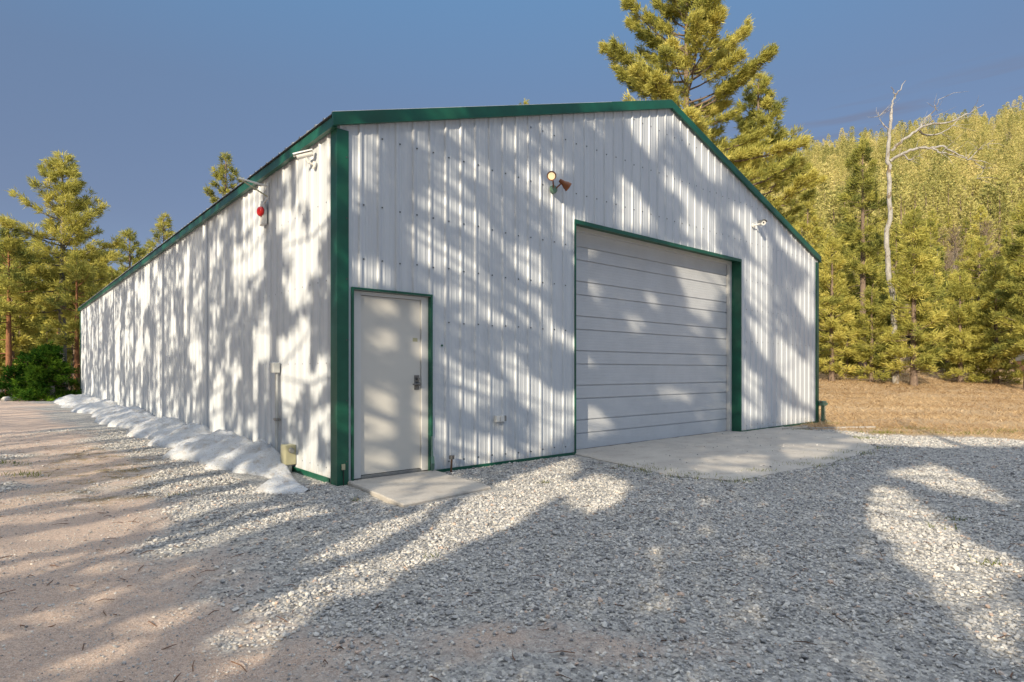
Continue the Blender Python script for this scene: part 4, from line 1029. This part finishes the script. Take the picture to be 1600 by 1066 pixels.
# ------------------------------------------------------------------ the trees behind the viewer that dapple the walls and the yard
def front_pt(px, py, off=0):
    d = np.array([(px-800)/FPX, 1.0]); t, s = np.linalg.solve(np.array([d, -U]).T, CO+Vv*off); return np.array([d[0]*t, t, EYE+(HOR-py)/FPX*t])
def ground_pt(px, py): t = EYE*FPX/(py-HOR); return np.array([(px-800)/FPX*t, t, 0])
GAPS_WALL = [[(545,198),(565,198),(590,215),(590,303),(545,300)],[(545,303),(570,305),(575,330),(545,335)],[(630,191),(646,192),(670,218),(664,225),(644,215)],[(672,191),(720,188),(719,215),(698,214)],
 [(709,240),(723,238),(762,254),(762,288),(737,278),(709,257)],[(672,254),(692,257),(720,277),(719,290),(675,283)],[(637,311),(647,298),(681,299),(720,319),(748,336),(762,350),(762,374),(737,364),(695,345),(653,332)],
 [(633,339),(672,342),(698,384),(740,395),(748,440),(698,420),(653,415),(636,395)],[(774,381),(821,384),(844,409),(843,449),(816,440),(785,395)],[(782,207),(805,195),(833,209),(830,221),(805,231),(785,226)],
 [(805,260),(833,257),(847,288),(878,305),(892,339),(895,390),(875,387),(864,328),(833,302),(805,283)],[(844,249),(897,238),(897,266),(872,280),(847,263)],[(546,406),(591,406),(622,437),(644,457),(548,446)],[(672,440),(720,451),(743,470),(672,470)],
 [(973,172),(1034,167),(1049,175),(1040,227),(1023,250),(1000,233),(982,204)],[(1063,189),(1098,227),(1139,268),(1133,294),(1110,285),(1075,233)],[(1046,270),(1093,317),(1122,334),(1127,358),(1122,393),(1063,369),(1075,323),(1034,282)],
 [(965,268),(1000,302),(1034,363),(982,361),(947,352),(959,334)],[(1142,334),(1168,323),(1203,375),(1209,410),(1180,413),(1165,369)],[(1209,363),(1273,410),(1273,445),(1261,422),(1223,393)],[(1162,416),(1203,422),(1218,470),(1180,470)],
 [(1166,427),(1194,455),(1216,491),(1201,520),(1166,463)],[(1237,463),(1269,427),(1271,505),(1262,512)],[(1169,498),(1212,520),(1255,566),(1269,548),(1271,641),(1248,623),(1223,591),(1183,548)],[(1160,569),(1187,591),(1201,651),(1162,669)],[(1219,634),(1269,648),(1269,662),(1216,666)],
 [(566,462),(659,467),(659,508),(595,482),(566,494)],[(566,497),(586,502),(656,528),(659,560),(613,549),(566,540)],[(560,588),(665,600),(665,618),(560,618)],[(560,624),(665,626),(665,684),(560,682)],[(560,702),(665,708),(665,735),(560,742)],
 [(674,456),(717,456),(719,473),(674,470)],[(741,467),(764,479),(802,508),(781,517),(741,494)],[(805,453),(842,467),(863,502),(863,546),(845,537),(842,485),(813,476)],[(863,511),(895,526),(895,549),(866,534)],
 [(697,560),(720,578),(764,587),(787,601),(787,613),(755,630),(714,636),(697,613)],[(767,546),(802,552),(825,581),(860,613),(895,619),(895,683),(831,712),(816,700),(837,654),(802,613),(784,572)],[(726,683),(787,683),(796,718),(714,729)],[(674,636),(703,653),(703,700),(677,729)]]
GAPS_DOOR = [[(911,367),(938,374),(942,403),(911,407)],[(1045,403),(1136,423),(1136,452),(1111,502),(1078,493),(1062,444)],[(1074,510),(1103,514),(1103,526),(1078,522)],[(979,493),(1004,497),(1004,526),(983,526)],[(913,436),(942,444),(942,477),(921,470)],[(1024,605),(1086,613),(1086,629),(1029,625)],[(911,551),(930,555),(930,576),(911,576)],[(913,625),(946,650),(971,675),(913,691)],[(1004,456),(1033,469),(1029,485),(1008,481)],[(1123,518),(1138,526),(1138,551),(1123,535)]]
GAPS_GROUND = [[(1111,716),(1202,712),(1202,737),(1086,737)],[(1218,696),(1334,696),(1293,716),(1231,716)],[(880,760),(935,740),(990,760),(970,790),(930,805),(885,780)],[(650,850),(740,770),(900,712),(905,735),(860,775),(820,815),(740,850),(665,885)],
 [(1360,762),(1410,768),(1465,800),(1540,872),(1620,965),(1620,1045),(1520,1000),(1445,910),(1405,865),(1350,820)],[(1380,740),(1465,725),(1550,760),(1590,790),(1475,770)],[(1520,855),(1620,885),(1620,915),(1530,880)],[(1300,690),(1400,672),(1620,676),(1620,697),(1480,700)],
 [(0,893),(300,830),(430,785),(480,800),(300,865),(0,925)],[(320,992),(480,908),(645,850),(650,885),(490,960),(360,1010)],[(310,1050),(430,985),(440,1005),(330,1060)],[(20,1066),(130,1015),(250,955),(260,985),(110,1066)],[(0,985),(150,930),(220,905),(160,945),(0,1010)],[(500,860),(640,800),(700,780),(640,830),(520,880)],
 [(575,775),(640,745),(660,748),(620,785)],[(690,745),(740,755),(660,785),(630,790)]]
GAPS_TRIM = [[(512,222),(546,222),(546,268),(512,268)],[(512,296),(546,296),(546,328),(512,328)],[(512,372),(546,372),(546,402),(512,402)],[(512,436),(546,436),(546,474),(512,474)],[(512,622),(546,622),(546,650),(512,650)],[(512,656),(546,656),(546,678),(512,678)],[(512,700),(546,700),(546,730),(512,730)],
 [(600,170),(632,168),(636,192),(606,195)],[(654,166),(724,162),(724,188),(656,192)],[(922,158),(1042,152),(1046,170),(922,178)],[(1046,160),(1150,235),(1280,400),(1272,412),(1140,250),(1040,172)]]
GAPS_SIDE = [[(455,330),(475,330),(480,385),(455,390)],[(440,440),(475,430),(492,470),(455,490)],[(395,520),(430,500),(445,560),(405,570)],[(440,620),(455,610),(460,655),(445,655)],[(503,640),(516,630),(516,690),(504,690)],[(470,270),(514,240),(514,300),(490,330),(470,320)],[(485,400),(500,390),(505,430),(490,440)],[(470,500),(485,490),(488,540),(474,545)],[(420,330),(445,320),(445,360),(425,370)],[(496,560),(514,550),(514,600),(500,605)],[(380,380),(405,370),(410,430),(385,440)]]
def side_pt(px, py):
    d = np.array([(px-800)/FPX, 1.0]); t, s_ = np.linalg.solve(np.array([d, -Vv]).T, CO); return np.array([d[0]*t, t, EYE+(HOR-py)/FPX*t])
def ab(P): return np.array([P@SA, P@SB])
NG = len(GAPS_GROUND)
POLY = [np.array([ab(front_pt(*q)) for q in g]) for g in GAPS_WALL+GAPS_TRIM]+[np.array([ab(side_pt(*q)) for q in g]) for g in GAPS_SIDE]+[np.array([ab(front_pt(*q, off=.25)) for q in g]) for g in GAPS_DOOR]+[np.array([ab(ground_pt(*q)) for q in g]) for g in GAPS_GROUND]
def in_poly(a, b, P):
    c = np.zeros(len(a), bool); n = len(P); j = n-1
    for i in range(n):
        xi, yi = P[i]; xj, yj = P[j]
        c ^= ((yi > b) != (yj > b)) & (a < (xj-xi)*(b-yi)/(yj-yi+1e-12)+xi); j = i
    return c
def lit(a, b):
    """where the photograph shows sun getting through (a, b: square to the sun's direction)"""
    o = np.zeros(len(a), bool)
    for k, P in enumerate(POLY):
        q = .05 if k >= len(POLY)-NG else .015
        for da, db in ((0, 0), (q, 0), (-q, 0), (0, q*1.4), (0, -q*1.4)): o |= in_poly(a+da, b+db, P)
    left = a < -4.55
    n = .4*fbm(a*1.6+40, b*.9+3, 2)+.6*fbm(a*4.2+11, b*2.4+8, 2)
    g = .8*fbm(a*3.0+70, b*.35+3, 2)+.2*fbm(a*5+11, b*1.5+8, 2)
    low = smooth(b-np.interp(a, [-28, -4.4], [6.4, 2.0]), -.5, .1)
    o |= left & np.where(low > .5, n > .525, g > .43)
    o |= (a > 1.3) & (b > 5.0); o |= a > 4.4
    return o
def caster(a0, D, Rad, b_lo, b_hi, label, seed, n, tr=.2, ln=.11, wd=.024):
    r = np.random.default_rng(seed)
    q = a0*SA[:2]+SUN_H*D                              # where the trunk stands
    Ht = ((b_hi+.6)+D*SS)/SC                           # so that the crown's shadow reaches b_hi
    o = empty('pine_tree', (q[0], q[1], h1(*q)), 0, label, 'tree', 'pines outside the photo that shade the yard')
    T, Cn = MB(), MB(); zz = np.linspace(-.3, Ht, 10); T.tube(np.stack([0*zz, 0*zz, zz], 1), tr*(1-.9*np.clip(zz/Ht, 0, 1))+.015, 9)
    a = a0+r.uniform(-1, 1, n)*Rad; b = b_lo+(b_hi-b_lo)*r.random(n); t = (b-b_lo)/(b_hi-b_lo)
    wid = Rad*np.clip((1-t)*2.4, .3, 1)
    ok = (np.abs(a-a0) < wid*1.02) & ~lit(a, b); a, b, wid = a[ok], b[ok], wid[ok]
    dep = r.uniform(-1, 1, len(a))*np.sqrt(np.maximum(wid**2-(a-a0)**2, .05))*.7
    tt = (D+dep+b*SS)/SC
    P = a[:, None]*SA+b[:, None]*SB+tt[:, None]*S3; P[:, :2] -= q; P[:, 2] -= 0
    dr = P.copy(); dr[:, 2] = 0; rad = np.linalg.norm(dr, axis=1); dr /= rad[:, None]+1e-6
    clumps(Cn, P, dr, 10, ln, wd, r, np.clip(r.normal(.5, .15, len(P)), 0, 1))
    idx = r.choice(len(P), min(len(P), 90), replace=False)
    for i in idx:                                      # limbs out to some of the tufts
        c = P[i]; z0 = c[2]-.18*rad[i]; T.tube([(0, 0, z0), c*np.array([.5, .5, 0])+np.array([0, 0, z0+.03]), c], [.03, .02, .008], 4, cap=False)
    T.build('trunk', M['redbark'], o, smooth_shade=True); Cn.build('crown', M['pine'], o)
CL = 'tall pine behind the viewer dappling the '
caster(-4.05, 5.5, 2.7, .2, 12.6, CL+'entry door and gable front', 301, 24000, .08, .09, .022)
caster(.1, 6.5, 3.0, .2, 12.0, CL+'overhead door and the yard before it', 302, 28000, .13, .10, .022)
caster(3.0, 9.0, 2.2, .0, 6.2, CL+'gravel at the right of the yard', 303, 15000)
caster(-6.2, 9.5, 2.4, .3, 12.5, CL+'near end of the long side wall', 304, 11000)
for i, (a0, D) in enumerate([(-9.3, 8.5), (-12.6, 7.0), (-16.0, 5.5), (-19.4, 4.0), (-22.8, 2.4), (-26.2, 1.0), (-29.6, -.5)]):
    caster(a0, D, 2.3, .3, 13.0-.0*i, ['third', 'fourth', 'fifth', 'sixth', 'seventh', 'eighth', 'ninth'][i]+' pine outside the photo on the left, dappling the long side wall', 310+i, 8000)
